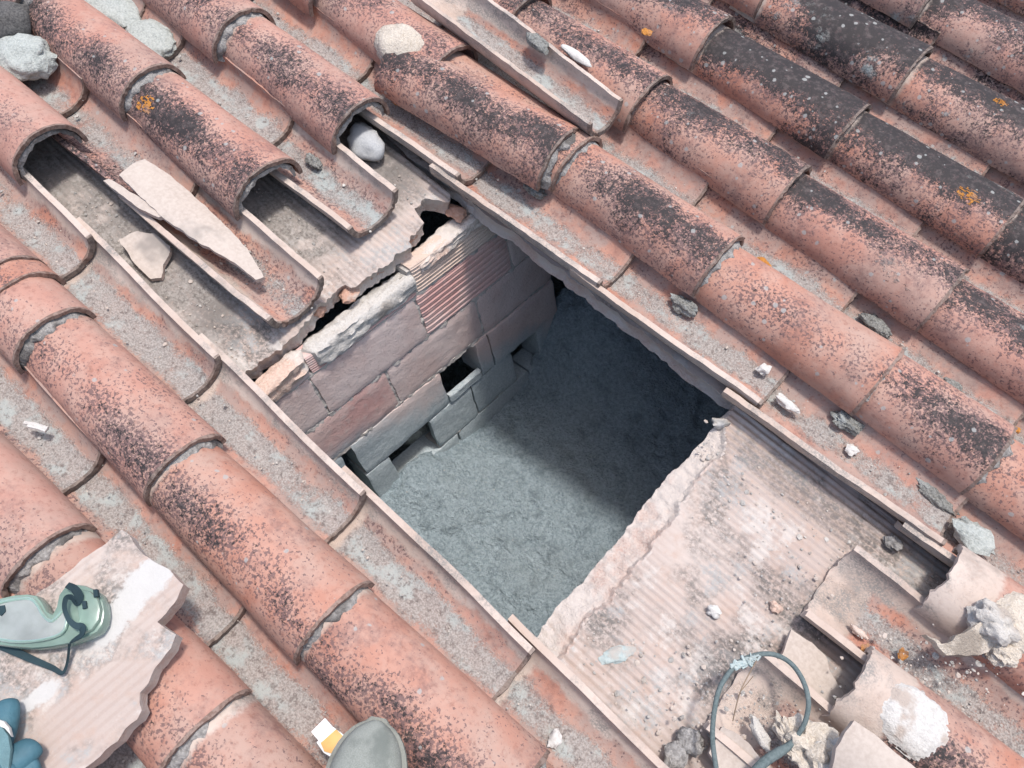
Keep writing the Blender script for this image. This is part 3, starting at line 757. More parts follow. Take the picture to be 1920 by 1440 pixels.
# the channel tile lying loose in the valley between two cover rows
lo = obj('channel_tile', CHANS[2]); put(lo, -0.592, 1.010, 0.080, -0.066, R_(-1.2), R_(-4)); lo.color = (.35, 1.0, .6, .5); lo.matrix_world = lo.matrix_world @ Matrix.Diagonal((1.22, .74, 1, 1)) @ Matrix.Rotation(R_(4), 4, 'X')
tag(lo, 'loose channel tile lying on top of the cover rows, rubble inside', 'roof tile', GH)
lo_o = [o for o in (lo,)]
rock('mortar_chip', 1008, 80, .096, (.032, .016, .011), 12, M_MOSS, 'grey mortar chip on the rim of the loose upper channel tile', 'mortar', rz=-.2)
rock('mortar_chip', 1080, 104, .072, (.042, .011, .007), 14, M_WHITE, 'long white mortar sliver beside the loose upper channel tile', 'mortar', rz=-.05, rough=.15)
# broken pieces of tile
GS = 'broken pieces of roof tile'
plate('tile_shard', [(222, 328, .040), (270, 297, .030), (305, 315, .028), (362, 362, .024), (420, 418, .02), (462, 462, .015), (496, 521, .012), (480, 526, .016), (440, 492, .022), (372, 452, .032), (300, 399, .044)], .010, [M_BEIGE, M_FRACT],
      'long pointed beige tile shard lying below the middle uphill cover row', 'tile fragment', GS, curve=5.0, rough=.003, sub=.012, seed=3, edge_mat=1)
plate('tile_shard', [(192, 338, .028), (205, 336, .028), (300, 392, .030), (312, 404, .030), (296, 408, .028), (262, 392, .026)], .010, [M_BEIGE, M_FRACT],
      'narrow beige tile sliver tucked under the long pointed shard', 'tile fragment', GS, rough=.002, seed=4, edge_mat=1)
plate('tile_shard', [(222, 448, -.022), (258, 434, -.020), (290, 440, -.022), (321, 462, -.026), (318, 480, -.030), (308, 496, -.034), (304, 522, -.04), (285, 524, -.04), (255, 500, -.035)], .010, [M_BEIGE, M_FRACT],
      'rounded beige tile fragment lying between two channel tiles', 'tile fragment', GS, curve=-3.0, rough=.003, sub=.012, seed=6, edge_mat=1)
plate('tile_shard', [(1483, 1181, -.020), (1520, 1205, -.022), (1547, 1230, -.024), (1557, 1256, -.026), (1582, 1305, -.03), (1572, 1326, -.03), (1540, 1330, -.03), (1440, 1262, -.025), (1468, 1226, -.022)], .010, [M_BEIGE, M_FRACT],
      'flat beige tile fragment wedged in the dark gap beside the cable loop', 'tile fragment', GS, rough=.003, seed=7, edge_mat=1)
plate('tile_shard', [(1612, 1350, .128), (1668, 1390, .128), (1722, 1433, .128), (1800, 1490, .125), (1760, 1580, .085), (1640, 1580, .068), (1556, 1490, .072), (1562, 1405, .090), (1585, 1372, .112)], .012, [M_BEIGE, M_BEIGE],
      'broken beige cover tile piece leaning at the bottom edge below the white patch', 'tile fragment', GS, curve=7.0, rough=.002, sub=.014, seed=9)
plate('tile_shard', [(1330, 1412, .0), (1352, 1362, .006), (1385, 1378, .008), (1432, 1430, .004), (1480, 1480, .004), (1440, 1540, -.01), (1380, 1500, -.01)], .011, [M_BEIGE, M_FRACT],
      'curved beige tile fragment under the left side of the cable loop', 'tile fragment', GS, curve=-5, rough=.003, sub=.014, seed=10, edge_mat=1)
plate('tile_shard', [(1735, 1188, .062), (1772, 1208, .060), (1828, 1176, .070), (1862, 1140, .080), (1898, 1132, .082), (1908, 1165, .07), (1880, 1195, .06), (1850, 1222, .05), (1812, 1232, .045), (1778, 1226, .05)], .014, [M_BMORTAR],
      'flat wedge of beige mortar on the pale cover tile at the right edge', 'mortar', None, rough=.006, sub=.01, seed=31)
# stones, mortar lumps and moss
GM, GMO = 'lumps of old mortar', 'clumps of dry moss and dirt'
rock('stone', 684, 268, -.026, (.046, .034, .022), 21, grainy('grey_white_stone', (.36, .37, .375), (.46, .465, .46), (.30, .31, .32), 30, .4, .003), 'smooth white stone under the end of the right uphill cover row', 'stone', rz=-.4, rough=.38, freq=.9)
rock('mortar_lump', 42, 107, .020, (.066, .054, .034), 23, M_LICHEN, 'big pale lichen-covered mortar lump near the top left corner', 'mortar', GM, rz=.6, rough=.22, sub=4)
rock('stone', 22, 42, .035, (.042, .046, .034), 24, M_DARK, 'dark grey stone in the top left corner', 'stone', rz=.3)
rock('mortar_lump', 1862, 1170, .062, (.034, .026, .026), 25, M_WMORTAR, 'knobbly white mortar lump on the pale cover tile, right edge', 'mortar', GM, rough=.4, sub=4)
rock('mortar_lump', 1880, 1222, .045, (.024, .022, .018), 26, M_BMORTAR, 'smaller beige mortar lump below the knobbly white one, right edge', 'mortar', GM, rough=.4, sub=4)
rock('mortar_lump', 1520, 1402, .030, (.040, .030, .026), 27, M_BMORTAR, 'large crumbly beige mortar lump by the lower end of the cable loop', 'mortar', GM, rough=.55, sub=4, rz=.5)
rock('mortar_lump', 1478, 1385, .030, (.030, .013, .014), 28, M_BMORTAR, 'ragged mortar lump touching the cable loop', 'mortar', GM, rough=.55, sub=4, rz=-.5)
rock('mortar_lump', 1560, 1425, .040, (.030, .030, .02), 29, M_WMORTAR, 'pale mortar lump beside the broken cover piece, bottom edge', 'mortar', GM, rough=.5, sub=4)
rock('mortar_lump', 1425, 1376, .004, (.024, .010, .010), 30, M_WMORTAR, 'small whitish mortar lump inside the cable loop', 'mortar', GM, rough=.4, rz=-.4)
rock('mortar_lump', 1292, 1388, -.030, (.022, .018, .017), 32, M_MORTAR, 'grey mortar lump left of the cable loop', 'mortar', GM, rough=.4)
rock('mortar_lump', 1266, 1418, -.030, (.017, .020, .015), 33, M_MORTAR, 'lower grey mortar lump near the bottom edge, left of the cable', 'mortar', GM, rough=.4)
rock('mortar_lump', 1824, 1005, -.012, (.036, .022, .014), 34, M_LICHEN, 'pale green mortar clump in the trough at the right edge', 'mortar', GM, rough=.45, rz=-.1)
for (x, y, w, sz, sd, lab, rz) in (
    (588, 303, -.012, (.026, .013, .012), 41, 'dark moss clump beside the end of the middle uphill cover row', -.1),
    (852, 263, -.020, (.036, .010, .010), 42, 'long grey moss clump in the trough edging the hole on its right', 0),
    (1640, 608, -.014, (.038, .016, .014), 43, 'long grey-green moss clump below the fourth cover tile right of the hole', -.1),
    (1784, 727, -.014, (.022, .015, .014), 44, 'small round dark moss clump near the right edge', 0),
    (1752, 930, -.016, (.046, .018, .015), 45, 'largest dark moss clump, in the trough edging the hole at right', -.15),
    (1283, 572, -.008, (.032, .018, .015), 46, 'blackish moss clump under a cover tile corner right of the hole', .1),
    (1588, 792, -.008, (.034, .018, .015), 47, 'blackish moss clump under the lowest whole cover tile right of the hole', .1),
    (1003, 358, -.005, (.030, .013, .013), 48, 'dark crusty clump under the corner of the stacked cover tile', .1)):
    rock('moss_clump', x, y, w-.012, (sz[0]*.85, sz[1]*.9, sz[2]*.8), sd, M_MOSS, lab, 'moss', GMO, rz=rz, rough=.42, sub=4, freq=1.5)
GW = 'small chips of white mortar'
for (x, y, w, sz, sd, lab, rz, mt) in (
    (1431, 692, -.012, (.011, .010, .008), 61, 'square white chip in the trough right of the hole', .3, M_WHITE),
    (1476, 757, -.020, (.023, .010, .008), 62, 'longest white chip in the trough right of the hole', 0, M_WHITE),
    (1350, 793, -.050, (.014, .008, .012), 63, 'white chip standing on the lower right corner of the hole', .7, M_WHITE),
    (1340, 1147, -.044, (.012, .010, .009), 64, 'oval white pebble on the bare clay board', .4, M_WHITE),
    (1453, 1139, -.044, (.010, .008, .008), 65, 'pinkish pebble on the bare clay board', .1, M_PINKM),
    (1041, 1386, -.030, (.009, .013, .007), 67, 'white chip in the grey trough at the bottom edge', .2, M_WHITE),
    (1597, 842, -.024, (.011, .009, .006), 68, 'flat white chip in the trough below the blackish moss', .2, M_WHITE),
    (1612, 1187, -.024, (.016, .006, .006), 69, 'pinkish sliver inside the scorched channel tile', 0, M_PINKM),
    (1676, 1018, -.04, (.016, .012, .010), 71, 'grey pebble at the dark gap under the right-hand channel rim', 0, M_MORTAR)):
    rock('pebble', x, y, w, sz, sd, mt, lab, 'pebble', GW, rz=rz, rough=.6, sub=3, freq=1.2)
for dy, sd, lab in ((0, 1, 'upper thin white stick in the trough at the left edge'), (7, 2, 'lower thin white stick in the trough at the left edge')):
    bm = bmesh.new(); add_tube(bm, [at(46+dy, 793+dy*.8, .0), at(66+dy, 796+dy, .001), at(90-dy*.5, 804+dy*.6, .0)], .0035, 7)
    o = obj('white_stick', mesh_of(bm, 'white_stick', M_WHITE)); o.matrix_world = RM; tag(o, lab, 'stick', 'white sticks')
rock('mortar_flake', 1156, 1228, -.049, (.029, .012, .0035), 72, M_TEAL, 'pale teal mortar flake on the bare clay board', 'mortar', rz=1.0, rough=.35)
# orange lichen
M_ORANGE = grainy('orange_lichen', (.36, .15, .035), (.50, .22, .05), (.33, .19, .12), 90, .9, .004, .5)
for (x, y, w, sz, sd, lab, rz, tl) in (
    (1433, 495, -.006, (.016, .009, .003), 81, 'orange lichen patch in the second trough right of the hole', -.1, .2),
    (1590, 383, -.004, (.012, .007, .003), 83, 'small orange lichen patch in the third trough right of the hole', 0, 0),
    (1603, 190, .0, (.016, .010, .003), 84, 'orange lichen patch in the fourth trough right of the hole', 0, 0),
    (1212, 60, .05, (.012, .009, .003), 89, 'tiny orange lichen spot in the top trough beside the dark rows', 0, 0),
    (1905, 805, .0, (.008, .006, .003), 90, 'orange lichen spot at the right edge above the moss', 0, 0),
    (746, 191, -.006, (.011, .009, .003), 86, 'round orange lichen spot just right of the white stone', 0, 0),
    (1692, 1227, -.018, (.007, .010, .003), 87, 'orange lichen speck beside the pale cover tile', .3, 0),
    (1622, 1217, -.012, (.007, .009, .003), 88, 'orange lichen speck on the rim of the scorched channel tile', .3, 0)):
    rock('lichen_patch', x, y, w, sz, sd, M_ORANGE, lab, 'lichen', 'patches of orange lichen', rz=rz, rough=.5, tilt=tl)
# crusts and patches that belong to single tiles
for (key, loc, sz, sd) in (((3, -1.575), (-.075, .004, -.022), (.085, .052, .020), 91), ((3, -1.444), (-.062, .002, -.022), (.066, .050, .018), 92)):
    if key in chan_obj:
        c = obj('lichen_crust', rock_mesh('lichen_crust', sz, sd, M_LICHEN, .16, 4, 2.5), chan_obj[key]); c.location = loc
def arch_patch(name, x0, x1, a0, a1, off, mat, seed, taper=(0.080, 0.067, 0.076, 0.064)):
    """thin crust lying on the back of a cover tile"""
    bm = bmesh.new(); nx, na = 34, 34; g = {}
    hw0, hw1, d0, d1 = taper
    for i in range(nx+1):
        for j in range(na+1):
            s, t = i/nx*2-1, j/na*2-1
            rr = (abs(s)**3 + abs(t)**3)**(1/3); lim = (0.84 + 0.34*nz(s, t, 0, 1.9, seed) + 0.22*nz(s, t, 0, 5, seed)) if off < .002 else 0.90 + 0.16*nz(s, t, 0, 1.8, seed) + 0.07*nz(s, t, 0, 8, seed)
            x = x0+(x1-x0)*i/nx; a = a0+(a1-a0)*j/na; k = -x/TL
            th = off*max(0, min(1, (lim-rr)/0.22)) + 0.0018*nz(x, a, 0, 60, seed) - 0.001
            if rr > lim+.06 or (off < .002 and nz(s, t, 3, 4.5, seed) > .22): continue
            hw = hw0+(hw1-hw0)*k + th; h = d0+(d1-d0)*k + th
            g[i, j] = bm.verts.new((x, -hw*math.cos(a), h*math.sin(a)**0.86))
    for i in range(nx):
        for j in range(na):
            q = [g.get(z) for z in ((i, j), (i+1, j), (i+1, j+1), (i, j+1))]
            if all(q): bm.faces.new(q)
    bmesh.ops.recalc_face_normals(bm, faces=bm.faces)
    return mesh_of(bm, name, mat, 60)
M_PATCH = grainy('patch_mortar', (.46, .44, .41), (.58, .565, .535), (.40, .33, .28), 45, .9, .004, .53)
kB = (3, round(0.335+TL, 3)); kC = (4, round(0.36+TL, 3))
if kB in cover_obj:
    obj('mortar_patch', arch_patch('mortar_patch', -.385, -.285, .75, 2.35, .005, M_PATCH, 3), cover_obj[kB])
if kC in cover_obj:
    obj('mortar_patch', arch_patch('mortar_patch', -.355, -.27, .75, 2.2, .008, M_BMORTAR, 5), cover_obj[kC])
def near_key(x, y, w, row):
    p = at(x, y, w); ks = [k for k in cover_obj if k[0] == row and k[1] >= p.x]
    k = min(ks, key=lambda k: k[1]); loc = p.x-k[1]; return k, loc
kF, xF = near_key(1796, 394, .075, 7); kG, xG = near_key(1877, 193, .075, 8)
for ky, xx, aa in (((3, -0.977), (-.335, -.285), (.55, 1.25)), (kF, (xF-.028, xF+.028), (1.0, 1.45)), (kG, (xG-.018, xG+.018), (1.5, 1.8))):
    if ky in cover_obj:
        pch = obj('lichen_patch', arch_patch('lichen_patch', xx[0], xx[1], aa[0], aa[1], .0012, M_ORANGE, 8), cover_obj[ky])

# ------------------------------------------------------------------ clay board offcut with goggles and glove
pA, pB = at(230, 993, .112), at(70, 1117, .112); srz = math.atan2(pB.y-pA.y, pB.x-pA.x)
sl_pts = [(230, 993), (240, 1000), (253, 1023), (267, 1040), (287, 1053), (317, 1070), (343, 1097), (333, 1123), (295, 1167), (330, 1190), (320, 1213), (293, 1250), (277, 1280), (262, 1300), (262, 1320), (268, 1333), (257, 1350), (233, 1367), (220, 1390), (187, 1417), (160, 1440), (60, 1530), (-120, 1560), (-330, 1420), (-130, 1268)]
def off_local(x, y, c):
    p = at(x, y, .112)-c; ca, sa = math.cos(-srz), math.sin(-srz); return p.x*ca-p.y*sa, p.x*sa+p.y*ca
cen = sum((at(x, y, .112) for x, y in sl_pts), Vector())/len(sl_pts)
M_OFFCUT = board_material('plastered_ribbed_clay', [(*off_local(278, 1082, cen), .042, .028), (*off_local(235, 1135, cen), .036, .024), (*off_local(200, 1185, cen), .034, .020), (*off_local(70, 1308, cen), .034, .014)])
off_me, off_c = prism([(x, y, .112) for x, y in sl_pts], 0.030, 'clay_board', [M_OFFCUT, M_FRACT], rough=.003, rz=srz, sub=.03, seed=41, edge_mat=1)
off = obj('clay_board', off_me); put(off, off_c.x, off_c.y, off_c.z, srz)
tag(off, 'broken ribbed clay board offcut lying on the tiles under the goggles', 'roof board', 'clay boards of the roof deck')
def on_board(pts, thick, name, mat, **kw):
    me, c = prism(pts, thick, name, mat, loc=off_c, rz=srz, **kw); return obj(name, me, off)
gog = tag(empty('safety_goggles'), 'pale green safety goggles with dark elastic strap lying on the clay board', 'goggles')
gc = at(90, 1155, .125); put(gog, gc.x, gc.y, gc.z)
M_GFR = plain('green_rubber', (.42, .60, .50), .22, .5, trans=.55, bs=90); M_GLENS = plain('grey_lens', (.57, .61, .585), .2, .5, trans=.5, bs=60, bump=.12)
M_STRAP = plain('dark_elastic', (.030, .055, .065), .8, .2, bump=.4, bs=900)
def gpart(pts, thick, name, mat, **kw):
    me, c = prism(pts, thick, name, mat, loc=gc, **kw); return obj(name, me, gog)
gfr = [(-70, 1142), (-30, 1128), (0, 1121), (25, 1115), (50, 1113), (68, 1116), (78, 1128), (88, 1146), (97, 1152), (104, 1138), (109, 1115), (120, 1101), (140, 1095), (158, 1097), (172, 1103), (186, 1112), (194, 1130), (196, 1150), (192, 1170), (182, 1185), (160, 1196), (130, 1206), (95, 1213), (60, 1216), (20, 1213), (-20, 1207), (-70, 1192)]
gpart([(x, y, .142) for x, y in gfr], .026, 'frame', M_GFR, bevel=.005, sub=0, seed=60)
gl = [(-60, 1150), (-20, 1136), (8, 1128), (35, 1123), (58, 1123), (70, 1134), (79, 1150), (90, 1162), (99, 1164), (109, 1155), (118, 1146), (124, 1152), (125, 1166), (120, 1182), (104, 1193), (70, 1201), (30, 1203), (-10, 1197), (-60, 1184)]
gpart([(x, y, .1455) for x, y in gl], .006, 'lens', M_GLENS, bevel=.0015, sub=0, seed=61)
bm = bmesh.new(); lp = [at(x, y, .1455)-gc for x, y in gl]; add_tube(bm, spline(lp+[lp[0]], 4), .0022, 8)
obj('lens_rim', mesh_of(bm, 'lens_rim', M_GFR, 60), gog)
gpart([(x, y, .150) for x, y in ((134, 1112), (150, 1104), (168, 1108), (182, 1120), (188, 1140), (185, 1162), (172, 1180), (152, 1190), (140, 1182), (146, 1160), (144, 1138), (136, 1128))], .012, 'side_shield', M_GFR, bevel=.004, sub=0, seed=62)
for (x, y) in ((157, 1134), (178, 1112)):
    gpart([(x+dx, y+dy, .154) for dx, dy in ((-4, -7), (4, -8), (6, 6), (-3, 8))], .007, 'strap_clip', M_STRAP, bevel=.001, sub=0)
gpart([(x, y, .1475) for x, y in ((-4, 1136), (8, 1134), (10, 1146), (2, 1155), (-6, 1150))], .004, 'vent_button', M_STRAP, bevel=.001, sub=0)
def ribbon(px, name, parent, base, mat, wd):
    P = spline([at(*p)-base for p in px], 8); bm = bmesh.new(); rows = []; n = len(P)
    for i, p in enumerate(P):
        d = (P[min(n-1, i+1)]-P[max(0, i-1)]).normalized(); s = i/(n-1)
        ww = wd(s); tw = 0.9*math.sin(s*7+.4)
        side = d.cross(Vector((0, 0, 1))).normalized(); a = side*math.cos(tw)+Vector((0, 0, 1))*math.sin(tw)
        up2 = a.cross(d).normalized()*0.0008
        rows.append([bm.verts.new(p+a*ww+up2), bm.verts.new(p-a*ww+up2), bm.verts.new(p-a*ww-up2), bm.verts.new(p+a*ww-up2)])
    for i in range(n-1):
        for k in range(4): bm.faces.new((rows[i][k], rows[i][(k+1) % 4], rows[i+1][(k+1) % 4], rows[i+1][k]))
    bmesh.ops.recalc_face_normals(bm, faces=bm.faces)
    return obj(name, mesh_of(bm, name, mat, 50), parent)
ribbon([(126, 1097, .152), (140, 1104, .158), (148, 1118, .158), (143, 1130, .156), (134, 1120, .158), (124, 1122, .158), (121, 1140, .158), (128, 1160, .158), (140, 1172, .158), (154, 1176, .157), (153, 1190, .154), (140, 1199, .148), (131, 1206, .138), (128, 1230, .126), (124, 1250, .121), (116, 1262, .120), (98, 1252, .119), (60, 1236, .119), (20, 1218, .121), (-10, 1206, .125), (-50, 1195, .124)], 'strap', gog, gc, M_STRAP, lambda s: .0042+.0014*math.sin(s*15))

glv = tag(empty('work_glove'), 'teal blue work glove with grey knit patch in the bottom left corner', 'glove')
gb = at(10, 1420, .118); put(glv, gb.x, gb.y, gb.z)
M_GLV = plain('teal_rubber', (.060, .150, .19), .6, .3, bump=.9, bs=70); M_KNIT = plain('grey_knit', (.16, .27, .29), .9, .1, bump=.9, bs=420)
bm = bmesh.new()
def gpts(px): return spline([at(*p)-gb for p in px], 7)
def finger(px, r0, r1): 
    def rad(s):
        r = r0+(r1-r0)*s
        return r*math.sqrt(max(.02, 1-max(0, (s-.86)/.14)**2))
    add_tube(bm, gpts(px), rad, 14, .72)
finger([(-60, 1470, .138), (-25, 1425, .138), (0, 1372, .138), (10, 1340, .136), (12, 1312, .132)], .026, .015)
finger([(-40, 1500, .136), (10, 1440, .138), (36, 1420, .138), (58, 1404, .136), (68, 1396, .132)], .026, .013)
finger([(-30, 1520, .134), (20, 1470, .134), (52, 1440, .133), (74, 1425, .130)], .024, .012)
finger([(-90, 1440, .138), (-60, 1390, .138), (-40, 1345, .136), (-34, 1318, .132)], .024, .014)
add_tube(bm, gpts([(-120, 1560, .136), (-70, 1500, .140), (-20, 1440, .140), (0, 1415, .136)]), lambda s: .046*math.sqrt(max(.03, 1-(max(0, s-.7)/.3)**2)), 18, .55)
o = obj('palm', mesh_of(bm, 'palm', M_GLV, 70), glv)
def gplate(px, thick, name, mat, **kw):
    me, c = prism(px, thick, name, mat, loc=gb, **kw); return obj(name, me, glv)
gplate([(x, y, .160) for x, y in ((-50, 1372), (-20, 1358), (2, 1362), (14, 1378), (20, 1405), (16, 1440), (-6, 1475), (-50, 1480))], .008, 'knit_patch', M_KNIT, bevel=.002, sub=0)
gplate([(x, y, .1605) for x, y in ((-30, 1352), (-8, 1348), (6, 1352), (16, 1364), (21, 1382), (17, 1376), (8, 1366), (-4, 1361), (-30, 1362))], .007, 'trim', M_WHITE, bevel=.001, sub=0)

# ------------------------------------------------------------------ cable loop, twig, packet
M_CABLE = grainy('grey_green_cable', (.085, .115, .115), (.145, .18, .18), (.22, .25, .245), 40, .5, .002, .6)
cb = tag(empty('cable'), 'grey-green cable bent into an open loop over the broken tiles', 'cable')
cp = [(1352, 1520, .03), (1344, 1450, .045), (1336, 1385, .055), (1340, 1330, .06), (1352, 1285, .062), (1382, 1245, .060), (1415, 1229, .058), (1450, 1227, .058), (1482, 1243, .062), (1505, 1275, .068), (1516, 1315, .07), (1510, 1352, .062), (1496, 1378, .052), (1480, 1398, .046), (1458, 1412, .046), (1432, 1430, .045), (1412, 1455, .04), (1400, 1500, .03)]
c0 = at(1430, 1330, .05); put(cb, c0.x, c0.y, c0.z)
bm = bmesh.new(); add_tube(bm, spline([at(*p)-c0 for p in cp], 8), lambda s: .0037 if s < .72 else .0037+.0035*min(1, (s-.72)/.1), 10)
obj('sheath', mesh_of(bm, 'sheath', M_CABLE, 60), cb)
bm = bmesh.new(); rr = random.Random(5)
for i in range(26):
    x, y = 1372+rr.random()*52, 0; y = 1250-(x-1372)*.32+rr.uniform(-7, 9)
    p = at(x, y, .064)-c0; d = Vector((rr.uniform(-1, 1), rr.uniform(-1, 1), rr.uniform(-.2, .6))).normalized()*rr.uniform(.006, .014)
    add_tube(bm, [p-d*.5, p, p+d*.5], rr.uniform(.0012, .003), 6)
obj('frayed_wrapping', mesh_of(bm, 'frayed_wrapping', M_TEAL, 60), cb)
bm = bmesh.new(); add_tube(bm, spline([at(*p) for p in ((1418, 1240, .07), (1402, 1268, .062), (1388, 1297, .052), (1380, 1325, .03), (1374, 1352, .012))], 5), .0009, 6)
add_tube(bm, spline([at(*p) for p in ((1388, 1297, .052), (1400, 1283, .045), (1412, 1268, .03))], 4), .0007, 6)
o = obj('twig', mesh_of(bm, 'twig', plain('dry_stalk', (.32, .24, .17), .8), 60)); o.matrix_world = RM; tag(o, 'thin dry forked twig inside the cable loop', 'twig')
pk = tag(empty('packet'), 'small white and orange card packet beside the shoe toe', 'packet'); pc = at(612, 1380, .03); put(pk, pc.x, pc.y, pc.z)
def ppart(px, w, thick, name, mat):
    me, c = prism([(x, y, w) for x, y in px], thick, name, mat, loc=pc, bevel=.0008, sub=0); obj(name, me, pk)
M_CARD = plain('white_card', (.80, .80, .77), .5, .3); M_ORC = plain('orange_card', (.72, .40, .13), .5, .3)
ppart([(583, 1372), (609, 1346), (624, 1363), (598, 1390)], .042, .010, 'lid', M_CARD)
ppart([(593, 1392), (622, 1361), (645, 1378), (660, 1395), (630, 1425), (607, 1412)], .040, .012, 'box', M_CARD)
ppart([(601, 1393), (630, 1367), (640, 1377), (652, 1392), (628, 1415), (608, 1409)], .0415, .002, 'front_panel', M_ORC)

# ------------------------------------------------------------------ the shoe toe at the bottom edge
sh = tag(empty('shoe'), 'grey-green suede shoe, its rounded toe poking in at the bottom edge', 'shoe')
tip = at(708, 1350, .105); ax = (at(688, 1440, .105)-tip).normalized(); sang = math.atan2(-ax.y, -ax.x)
put(sh, tip.x, tip.y, .079, sang)
def half_w(s): return .053*(1-(1-min(1, s/.30))**2.3)**.5 if s < .30 else .053-.010*math.sin((s-.3)/.7*math.pi)*.9 - (.0 if s < .9 else .053*((s-.9)/.1)**2*.55)
def top_h(s): return .030+.026*min(1, s/.2)**.6 if s < .22 else .056+.050*smooth(.22, .62, s)
bm = bmesh.new(); Ls = .285; rows = []
ss = [0.002, .01, .025, .05, .08, .12, .16, .2, .25, .3, .36, .42, .5, .58, .66, .74, .82, .9, .96, .995]
for s in ss:
    row = []; hw = max(.006, half_w(s)-.004); h = top_h(s)
    for k in range(17):
        a = math.pi*k/16; y = -hw*math.copysign(abs(math.cos(a))**.75, math.cos(a)); z = .016+(h-.016)*abs(math.sin(a))**.7
        z += -.0035*math.exp(-((s-.27)/.012)**2)*math.sin(a) - .0025*math.exp(-((s-.335)/.014)**2)*math.sin(a) + .0015*nz(s*4, a, 0, 2, 4)
        row.append(bm.verts.new((-s*Ls, y, z)))
    rows.append(row)
for i in range(len(ss)-1):
    for k in range(16): bm.faces.new((rows[i][k], rows[i][k+1], rows[i+1][k+1], rows[i+1][k]))
bm.faces.new(rows[0]); bm.faces.new(rows[-1]); bmesh.ops.recalc_face_normals(bm, faces=bm.faces)
M_SUEDE = grainy('grey_green_suede', (.19, .205, .18), (.27, .285, .26), (.14, .155, .14), 26, .5, .0015, .55, 600); M_SOLE = grainy('rubber_sole', (.185, .19, .165), (.24, .245, .215), (.15, .15, .13), 40, .4, .002)
obj('upper', mesh_of(bm, 'upper', M_SUEDE, 60), sh)
bm = bmesh.new(); rows = []
for s in ss:
    hw = max(.010, half_w(s)+.0015)
    x = -s*Ls + (.004 if s < .01 else 0)
    rows.append([bm.verts.new((x, y, z)) for y, z in ((-hw, .002), (-hw, .022), (-hw+.006, .0245), (hw-.006, .0245), (hw, .022), (hw, .002))])
for i in range(len(ss)-1):
    for k in range(6): bm.faces.new((rows[i][k], rows[i][(k+1) % 6], rows[i+1][(k+1) % 6], rows[i+1][k]))
bm.faces.new(rows[0]); bm.faces.new(rows[-1]); bmesh.ops.recalc_face_normals(bm, faces=bm.faces)
obj('sole', mesh_of(bm, 'sole', M_SOLE, 50), sh)
bm = bmesh.new()
for i in range(5):
    s = .40+.055*i; h = top_h(s)
    add_tube(bm, spline([(-s*Ls, -.022, h-.002), (-s*Ls-.004, 0, h+.004), (-s*Ls, .022, h-.002)], 5), .0026, 7)
obj('laces', mesh_of(bm, 'laces', plain('lace_cord', (.10, .105, .10), .8), 60), sh)

# bits of broken clay bridging the slot between the wall top and the uphill board
M_CHIP = grainy('orange_clay_chip', (.42, .22, .15), (.52, .33, .25), (.50, .42, .36), 40, .7, .004, .55)
for i, (x, y, w, sz, rz) in enumerate(((655, 548, -.075, (.016, .026, .010), .3), (600, 582, -.08, (.010, .016, .008), .1), (705, 505, -.075, (.012, .020, .010), -.2), (748, 462, -.072, (.014, .022, .009), .2), (772, 440, -.074, (.010, .018, .008), .5), (855, 398, -.085, (.022, .016, .010), .2), (690, 517, -.08, (.010, .012, .008), 0))):
    p = at(x, y, w); c = obj('clay_chip', rock_mesh('clay_chip', sz, 120+i, M_CHIP, .5, 3, 1.6), wall)
    c.matrix_parent_inverse = wall.matrix_world.inverted(); c.matrix_basis = RM @ Matrix.Translation(p) @ Matrix.Rotation(rz, 4, 'Z')

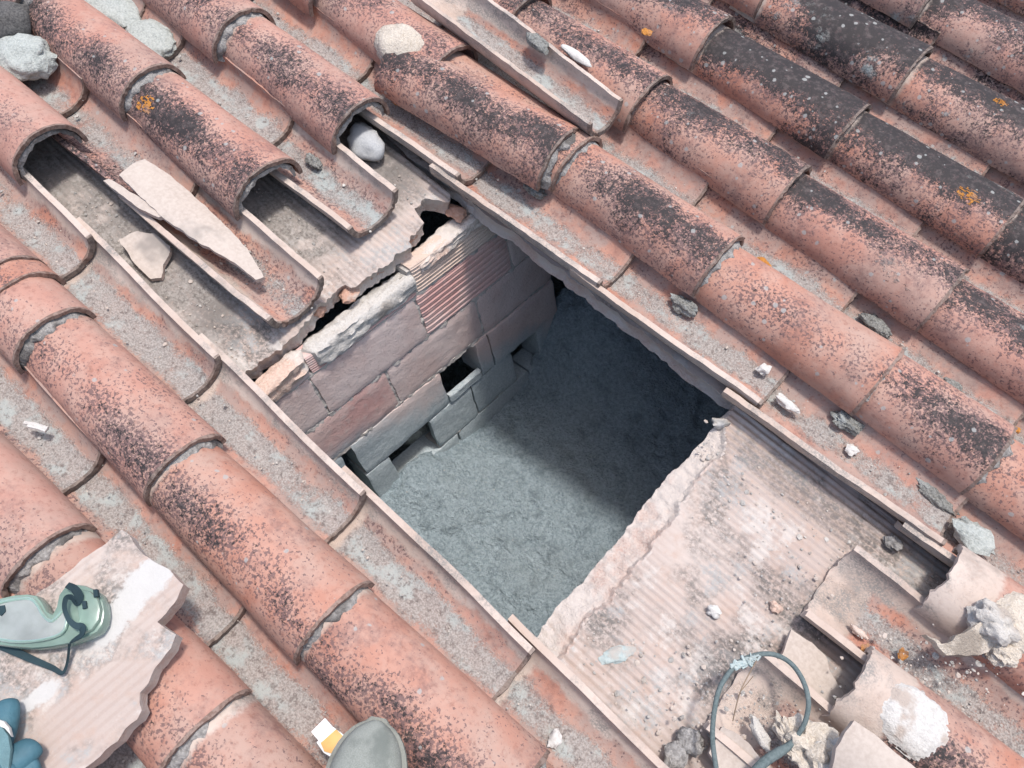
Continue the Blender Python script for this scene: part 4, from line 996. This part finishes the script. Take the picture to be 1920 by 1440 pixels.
# ------------------------------------------------------------------ crumbs of mortar and clay nobody could count
bm = bmesh.new(); rr = random.Random(3)
M_CRUMB = grainy('crumb_grey', (.26, .245, .225), (.40, .385, .36), None, 60)
def crumb(u, v, w, r):
    m = bmesh.ops.create_icosphere(bm, subdivisions=1, radius=1.0)['verts']; sx, sy, sz = (r*rr.uniform(.6, 1.3) for _ in range(3)); mi = rr.choice((0, 0, 0, 1, 1, 2))
    for q in m: q.co = Vector((u+q.co.x*sx*rr.uniform(.8, 1.2), v+q.co.y*sy*rr.uniform(.8, 1.2), w+q.co.z*sz*.7))
    for q in m:
        for f in q.link_faces: f.material_index = mi
def rsize(): return min(.0048, .0009 + rr.expovariate(1200))
for k in CHAN_COLS:
    vc = V0+k*P_+.186
    for _ in range(150):
        u = rr.uniform(-1.9, .7); y = rr.gauss(0, .016)
        if k in (2, 3) and -.75 < u < .25: continue
        x, yy = px_of((u, vc+y, -.03))
        if not (-50 < x < 1970 and -50 < yy < 1490): continue
        crumb(u, vc+y, -.026+9*y*y-.004, rsize())
for _ in range(800):      # bare board downhill of the hole
    u, v = rr.uniform(.0, .42), rr.uniform(.21, .73)
    if nz(u, v, 0, 7, 5) + rr.uniform(-.25, .25) < .0: continue
    crumb(u, v, -.0495, rsize())
for _ in range(500):       # bare board uphill of the hole
    u = rr.uniform(-1.3, -.775); v = rr.choice((rr.uniform(.20, .26), rr.uniform(.42, .50), rr.uniform(.65, .72), rr.uniform(.30, .38)))
    crumb(u, v, -.0495 if not .28 < v < .40 else -.028, rsize())
for (x, y, w, n, sp) in ((1420, 1330, -.02, 110, 55), (1560, 1390, .0, 80, 50), (1700, 1260, .0, 110, 60), (1480, 1120, -.045, 70, 70), (1350, 1270, -.045, 70, 60), (1830, 1250, .02, 90, 60), (1290, 1380, -.045, 80, 40), (1330, 850, -.06, 30, 22)):
    for _ in range(n):
        p = at(x+rr.gauss(0, sp), y+rr.gauss(0, sp*.7), w); crumb(p.x, p.y, p.z, rsize()*1.15)
o = obj('mortar_crumbs', mesh_of(bm, 'mortar_crumbs', [M_CRUMB, M_BEIGE, M_WMORTAR], 30)); o.matrix_world = RM; o['kind'] = 'stuff'
o['label'] = 'grey, white and beige mortar crumbs scattered in the troughs and on the bare boards'; o['category'] = 'crumbs'
